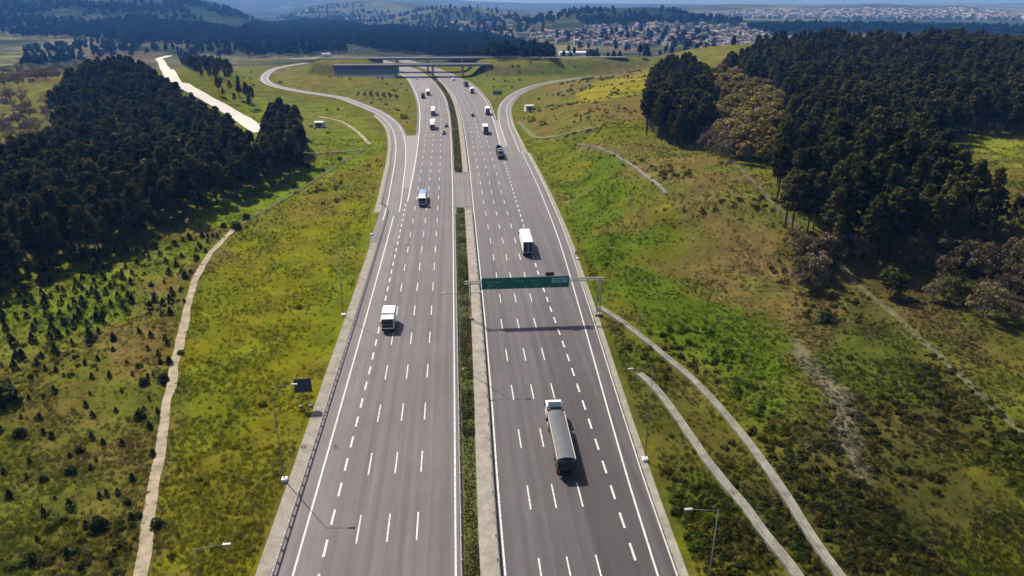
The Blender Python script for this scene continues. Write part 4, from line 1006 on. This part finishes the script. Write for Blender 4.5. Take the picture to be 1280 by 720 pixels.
# ------------------------------------------------------------------ young pines and bushes on the left
SAP = [low_plant(s, 'young_pine', 'sapling', 1.0, .42, 170, .10) for s in (71, 72, 73, 74)]
pts, fit = [], []
A = np.array(wpoly([(0,345),(130,318),(262,292),(286,292),(262,318),(240,350),(226,395),(214,445),(150,430),(80,455),(0,470)])); B = np.array(wpoly([(0,470),(80,455),(150,430),(214,445),(205,500),(190,600),(170,720),(0,720)]))
qa = fill(A, 3.1, .5); qb = fill(B, 4.6, .5)
qa = qa[RNG.random(len(qa)) < .35+.9*ss(.35, .65, fbm(qa[:, 0], qa[:, 1], 18, 3, 201))]; RNG.shuffle(qa); qa = qa[:190]; qb = qb[RNG.permutation(len(qb))][:105]
for q, s0, s1 in ((qa, 1.0, 2.1), (qb, .65, 1.45)):
    for p_ in q: pts.append(p_); fit.append(RNG.uniform(s0, s1))
plant(SAP, pts, 1, 2, lambda i, p_, s: 'young dark green pine in the plantation left of the dirt track' if i < len(qa) else 'small scattered young pine on the rough ground at lower left', None, 'young pine', -.05, fit)
for o in [o for o in COL.objects if o.name.startswith('young_pine')]: o['group'] = 'plantation pines' if 'plantation' in o['label'] else 'scattered young pines'
BU = [low_plant(s, 'dark_bush', 'sapling', .9, .55, 260, .11, False) for s in (81, 82, 83)]
bs = [((176,522),2.6,'round dark bush left of the dirt track, midway down'),((124,660),2.8,'round dark bush at lower left, nearest the camera'),((26,545),2.4,'dark bush near the left edge below the big one'),((6,505),6.5,'largest dark bush at the left edge'),
      ((226,443),1.3,'small dark bush on the dirt track edge, upper one'),((196,658),1.8,'dark bush at the right edge of the dirt track, lowest'),((100,565),1.7,'small dark bush in the brown patch at lower left'),((90,592),1.5,'smallest dark bush below the brown patch'),((180,480),2.0,'low dark bush beside the track above the round one'),((205,475),1.8,'low dark bush touching the left edge of the dirt track'),
      ((55,600),1.6,'low dark bush left of the brown patch'),((160,630),1.6,'low dark bush near the lower end of the dirt track'),((385,210),3.2,'wide dark bush in the bright meadow beyond the track'),((378,208),3.0,'dark bush beside the wide one in the bright meadow'),((425,200),2.2,'dark bush by the field path'),((368,234),2.0,'small dark bush on the ridge of the left meadow'),((404,214),1.8,'small dark bush between the meadow bushes'),((296,286),3.0,'dark bush at the upper end of the dirt track'),((280,284),2.6,'dark bush beside the upper end of the dirt track'),((308,274),2.4,'dark bush just past the upper end of the dirt track'),
      ((918,640-32),1.2,'dark bush on the shorter drainage channel'),((1030,402),3.4,'dark bush below the brown scrub'),((1122,352),3.2,'dark bush beside the right forest path')]
plant(BU, [at(*b[0]) for b in bs], 1, 1, lambda i, p_, s: bs[i][2], None, 'bush', -.1, [b[1]*.72 for b in bs])
YB = [low_plant(s, 'flowering_bush', 'yellow', .8, .6, 220, .12, False) for s in (85, 86)]
yb = [((664,152),4.2,'yellow flowering bush beside the right slip road'),((678,156),3.4,'yellow flowering bush next to the hut path'),((505,148),3.6,'yellow bush in the nose of the left slip road')]
plant(YB, [at(*b[0]) for b in yb], 1, 1, lambda i, p_, s: yb[i][2], None, 'bush', -.1, [b[1] for b in yb])
# a row of young trees on the island inside the left slip road
RT = [leafy(s, 'young_tree', 4.5, 'olive', size=.3, nl=10, per=24, spread=.3) for s in (91, 92)]
plant(RT, [at(448+8*k, 122+.6*k) for k in range(7)], .8, 1.1, 'young brownish tree in the planted row on the left slip road island', 'row of young trees')

# ------------------------------------------------------------------ median hedges
def hedge(y0, y1, label, per_m, size):
    n = int((y1-y0)*per_m); y = RNG.uniform(y0, y1, n); u = RNG.random(n); gap = fbm(y, y*0, 6, 3, 301)
    hh = .15+.7*gap; f = RNG.random(n)**.6
    x = LR(y)+1.15+u*(RL(y)-LR(y)-4.2); keep = (gap > .40) | (RNG.random(n) < .22)
    C = np.column_stack([x, y, .12+f*hh*(1-.8*np.abs(u-.5)**1.5)])[keep]; Nn = RNG.normal(size=(len(C), 3))*.7+np.array([0, 0, .9])
    o = mesh_to_obj('median_hedge', leaf_mesh('median_hedge', C, Nn, size*RNG.uniform(.6, 1.3, len(C)), M['hedge'], np.clip(.5+1.4*(fbm(C[:, 0]*3, C[:, 1], 2.2, 3, 311)-.5)+RNG.normal(0, .18, len(C)), 0, 1)))
    tag(o, label, 'hedge')
hedge(30, 211, 'long low hedge in the near half of the median', 170, .13)
hedge(263, 618, 'low hedge in the far curving half of the median', 45, .26)

# ------------------------------------------------------------------ grass and weeds standing on the slopes
def tuft(seed, n, wd, h):
    r = np.random.default_rng(seed); V, F = [], []
    for i in range(n):
        a = r.random()*6.283; q = r.random()**.5*.32; b = np.array([math.cos(a)*q, math.sin(a)*q, -.1]); t = b*1.0+np.array([math.cos(a)*.25*r.random(), math.sin(a)*.25*r.random(), h*r.uniform(.55, 1.0)+.1])
        c = r.random()*6.283; s = np.array([math.cos(c), math.sin(c), 0])*wd; k = len(V); V += [b-s, b+s, t+s*.25, t-s*.25]; F.append((k, k+1, k+2, k+3))
    return V, F
tufts = []
for s_, (n, wd, h) in ((1, (16, .055, .55)), (2, (20, .07, .42)), (3, (12, .05, .8))):
    V, F = tuft(s_, n, wd, h); o = mesh_obj('grass_tuft', V, F, M['tuft']); o.location = (*at(300+40*s_, 560), 0); o.location.z = float(height(o.location.x, o.location.y)[0]); tufts.append(o)
def spread(n, y0, y1):
    Y = y0*(y1/y0)**RNG.random(n); X = RNG.uniform(-1.15, 1.15, n)*Y*.92
    x = X*math.cos(YAW)+Y*math.sin(YAW); y = -X*math.sin(YAW)+Y*math.cos(YAW); m = road_dist(x, y) > 2.6
    return np.column_stack([x, y])[m]
TRACKS = [resample(catmull([at(a, b) for a, b in px], 6), 4) for px in ([(292,287),(246,345),(226,420),(211,500),(195,600),(176,720),(165,790)], [(748,384),(800,421),(862,472),(920,535),(975,610),(1030,695),(1080,770)], [(798,468),(836,508),(880,572),(930,634),(985,705),(1010,740)])]
G = spread(150000, 40, 330)
for T in TRACKS: G = G[seg_dist(G[:, 0], G[:, 1], T) > RNG.uniform(.55, 1.3, len(G))]
dn = fbm(G[:, 0], G[:, 1], 7, 4, 401); G = G[RNG.random(len(G)) < ss(.36, .60, dn)*.85+.15]
gc = ground_colour(G[:, 0], G[:, 1])*(RNG.uniform(.95, 1.6, len(G))[:, None]); gc[:, 0] *= RNG.uniform(.92, 1.07, len(G))
gc[RNG.random(len(G)) < .22] *= .5
gd = G@CAMF
scatter('meadow_grass', G, height(G[:, 0], G[:, 1]), RNG.uniform(.28, .68, len(G))*(1+gd/300), RNG.integers(0, 3, len(G)), [[t] for t in tufts], gc)
for t in tufts: t['kind'] = 'stuff'; t['pc'] = [.07, .08, .014]
# knee-high weeds and scrub, darker, in drifts on the right and rough ground at left
S = spread(80000, 42, 720); sx = S[:, 0]; dn = fbm(S[:, 0], S[:, 1], 16, 4, 411)
rough = np.zeros(len(S))
for poly, wgt in (([(655,165),(760,172),(880,180),(1000,290),(1100,380),(1280,540),(1280,720),(860,720),(800,560),(756,400),(880,400),(1000,520),(1040,430),(960,390),(880,370),(805,330),(832,246),(712,182)], .9), ([(700,172),(800,160),(900,205),(985,285),(960,300),(860,230),(760,195)], 1.6), ([(757,395),(850,480),(960,640),(1000,720),(850,720),(800,560)], 1.1), ([(0,330),(290,290),(240,350),(215,440),(200,560),(180,720),(0,720)], .5), ([(735,320),(805,300),(880,372),(970,395),(1005,520),(870,450),(800,410)], .15), ([(395,225),(480,195),(470,240),(330,290),(300,285)], .8), ([(222,560),(245,380),(470,210),(395,500),(320,720),(200,720)], .05), ([(650,150),(690,100),(760,82),(830,85),(815,150),(740,165)], 1.3), ([(590,90),(700,78),(760,84),(690,96),(640,112),(620,130),(600,110)], .5), ([(355,80),(430,78),(500,100),(520,130),(515,165),(490,140),(430,118)], .4), ([(250,80),(350,80),(320,110),(440,140),(400,190),(330,170)], .3)):
    rough = np.maximum(rough, inside(S[:, 0], S[:, 1], wpoly(poly))*wgt)
S = S[RNG.random(len(S)) < rough*ss(.47, .68, dn)*.5]
for T in TRACKS: S = S[seg_dist(S[:, 0], S[:, 1], T) > 1.3]
WEED = [low_plant(s, 'low_shrub', 'tuft', .6, .55, 46, .17, False) for s in (95, 96, 97)]
for o in WEED:
    at_ = o.data.attributes.new('pc', 'FLOAT_COLOR', 'POINT')
wl = [((905,560),'low olive shrub in the weeds between the two drainage channels'),((862,640),'low green shrub near the right lamp post'),((1010,560),'low brown shrub beside the bare stony strip')]
for o, (px, l), mm in zip(WEED, wl, ('hedge', 'sapling', 'brown_l')):
    p_ = at(*px); o.location = (*p_, float(height(*p_)[0])); tag(o, l, 'shrub')
    v = copy_tree(o); v.data = o.data.copy(); v.data.materials[0] = M[mm]; v.name = 'low_shrub'; o['kind'] = 'stuff'; o['pc'] = [.06, .06, .02]; del o['label']; del o['category']; o.name = 'weed_clump'
    o.location = o.location+Vector((1.5, 1.0, 0))
sc_ = ground_colour(S[:, 0], S[:, 1]); hue = RNG.random(len(S))
sc_ = sc_*RNG.uniform(.5, 1.15, len(S))[:, None]*np.where(hue < .25, 1.25, 1.0)[:, None]
sc_[:, 0] *= np.where(hue < .3, 1.25, np.where(hue > .7, .72, 1.0))
scatter('weed_undergrowth', S, height(S[:, 0], S[:, 1])-.05, RNG.uniform(.35, 1.0, len(S))**1.3*(1+(S@CAMF)/450), RNG.integers(0, 3, len(S)), [[o] for o in WEED], sc_)

# ------------------------------------------------------------------ houses of the town and villages
def house(wd, ln, h, rise, wallm, roofm, flat=False):
    m = MB(); m.box(-ln/2, ln/2, -wd/2, wd/2, -2, h); n0 = len(m.bm.faces)
    if flat: m.box(-ln/2-.2, ln/2+.2, -wd/2-.2, wd/2+.2, h+.01, h+.5)
    else: m.prism([(-wd/2-.5, h+.02), (wd/2+.5, h+.02), (0, h+rise)], -ln/2-.4, ln/2+.4)
    n1 = len(m.bm.faces)
    for r in range(int(h/3)):
        for i in range(int(ln/3)):
            x = -ln/2+ln*(i+.5)/int(ln/3)
            for s in (-1, 1): m.box(x-.6, x+.6, min(s*(wd/2-.02), s*(wd/2+.04)), max(s*(wd/2-.02), s*(wd/2+.04)), .8+r*3, 2.2+r*3)
    m.bm.faces.ensure_lookup_table(); n2 = len(m.bm.faces)
    for i, f in enumerate(m.bm.faces): f.material_index = 0 if i < n0 else (1 if i < n1 else 2)
    o = m.build('town_house', wallm); o.data.materials.append(roofm); o.data.materials.append(M['window']); return o
HS = [house(9, 12, 6, 2.6, M['palewall'], M['rooftile']), house(10, 10, 9, 2.4, M['cream'], M['rooftile']), house(11, 14, 12, 2.2, M['palewall'], M['roofbrown']), house(12, 16, 12, 1, M['palewall'], M['roofgrey'], True), house(9, 11, 6, 2.4, M['pink'], M['rooftile'])]
KIND = ('low white house with a red tiled roof', 'cream two storey house with a red roof', 'tall white house with a brown roof', 'white apartment block with a flat roof', 'pinkish house with a red roof')
def town(px, n, mind):
    P = np.array(wpoly(px)); out = []; x0, y0 = P.min(0); x1, y1 = P.max(0); k = 0
    while len(out) < n and k < n*60:
        k += 1; q = np.array((RNG.uniform(x0, x1), RNG.uniform(y0, y1)))
        if inside(q[:1], q[1:], P)[0] and all((abs(q[0]-o_[0])+abs(q[1]-o_[1])) > mind for o_ in out): out.append(q)
    return out
sites = [(q, 'in the town below the wooded hill') for q in town([(682,50),(705,38),(760,34),(850,33),(935,36),(960,44),(935,58),(905,64),(870,60),(800,57),(740,58)], 235, 13)]
sites += [(q, 'in the pale village beyond the dark wood') for q in town([(560,40),(600,33),(680,34),(690,48),(640,48)], 40, 22)]
sites += [(q, 'in the hamlet at the far left') for q in [at(*p_) for p_ in ((20,40),(40,38),(8,36),(150,46),(98,36),(120,62),(190,50),(205,54),(12,150),(24,145),(8,160),(30,158),(40,102),(5,128),(180,46),(60,60),(112,76))]]
sites += [(q, 'near the left end of the viaduct') for q in [at(*p_) for p_ in ((372,62),(386,64),(430,66),(445,64),(360,66))]]
sites = [t for t in sites if not ('town' in t[1] or 'village' in t[1]) or t[0]@CAMF > 950]
taken = set()
for i, (q, where) in enumerate(sites):
    v = int(RNG.integers(0, 5)) if i > 4 else i
    if v in taken: o = HS[v].copy(); COL.objects.link(o)
    else: o = HS[v]; taken.add(v)
    s = RNG.uniform(.58, .85)*(.42 if 'hamlet' in where or 'viaduct' in where else 1); o.location = (*q, float(height(*q)[0])+.1); o.scale = (s, s, s); o.rotation_euler = (0, 0, RNG.choice([.3, 1.2, -.4, 1.9])+RNG.uniform(-.2, .2))
    tag(o, KIND[v]+' '+where, 'house', 'houses '+where)
# the city on the horizon ridge and the rest of the town: uncountable masses of small blocks
def city(name, px, count, amin, amax, hs, red):
    Pc = np.array(wpoly(px)); V = []; F = []; k = 0; mi = []; xs = RNG.uniform(Pc[:, 0].min(), Pc[:, 0].max(), count*12); ys_ = RNG.uniform(Pc[:, 1].min(), Pc[:, 1].max(), count*12)
    m = inside(xs, ys_, Pc); m &= np.column_stack([xs, ys_])@CAMF > 950; xs, ys_ = xs[m][:count], ys_[m][:count]; zs = height(xs, ys_)
    for x, y, z in zip(xs, ys_, zs):
        a, b = RNG.uniform(amin, amax, 2); h = RNG.choice(hs); t = RNG.uniform(0, 1.5); c_, s_ = math.cos(t), math.sin(t); i0 = len(V)
        for zz in (z-4, z+h):
            for dx, dy in ((-a, -b), (a, -b), (a, b), (-a, b)): V.append((x+dx*c_-dy*s_, y+dx*s_+dy*c_, zz))
        V += [(x-a*c_, y-a*s_, z+h+1.8), (x+a*c_, y+a*s_, z+h+1.8)]      # ridge of the roof
        F += [(i0, i0+1, i0+5, i0+4), (i0+1, i0+2, i0+6, i0+5), (i0+2, i0+3, i0+7, i0+6), (i0+3, i0, i0+4, i0+7), (i0+4, i0+5, i0+9, i0+8), (i0+6, i0+7, i0+8, i0+9), (i0+5, i0+6, i0+9), (i0+7, i0+4, i0+8)]
        r = int(RNG.random() < red); mi += [0, 0, 0, 0, r, r, 0, 0]
    o = mesh_obj(name, V, F, M['citywall']); o.data.materials.append(M['rooftile']); o.data.polygons.foreach_set('material_index', mi); o['kind'] = 'stuff'
city('far_city', [(880,19),(920,16),(1000,15),(1150,14),(1300,20),(1300,26),(1150,25),(1000,24),(930,23)], 2200, 5, 11, (6, 9, 9, 12, 15), .25)
city('far_town', [(640,48),(690,38),(760,32),(850,30),(940,33),(965,43),(935,58),(905,64),(870,60),(800,57),(740,58),(690,54)], 600, 3, 5, (4, 5, 7, 8), .6)

# ------------------------------------------------------------------ the air: one closed box of even haze
hm = bpy.data.materials.new('haze_air'); hm.use_nodes = True; nt = hm.node_tree; nt.nodes.clear()
ou = nt.nodes.new('ShaderNodeOutputMaterial'); pv = nt.nodes.new('ShaderNodeVolumePrincipled'); nt.links.new(pv.outputs[0], ou.inputs['Volume'])
pv.inputs['Color'].default_value = (*HAZE_COLOR, 1); pv.inputs['Density'].default_value = HAZE_DENSITY; pv.inputs['Absorption Color'].default_value = (1, 1, 1, 1); pv.inputs['Anisotropy'].default_value = .2
gb = np.array([v[:] for v in bpy.data.objects['ground'].bound_box]); g0, g1 = gb.min(0), gb.max(0)
hz_o = MB().box(g0[0]-50, g1[0]+50, g0[1]-80, g1[1]+50, g0[2]-1.0, max(g1[2], 60)+20).build('haze', hm); hz_o['kind'] = 'stuff'; hm.cycles.homogeneous_volume = True
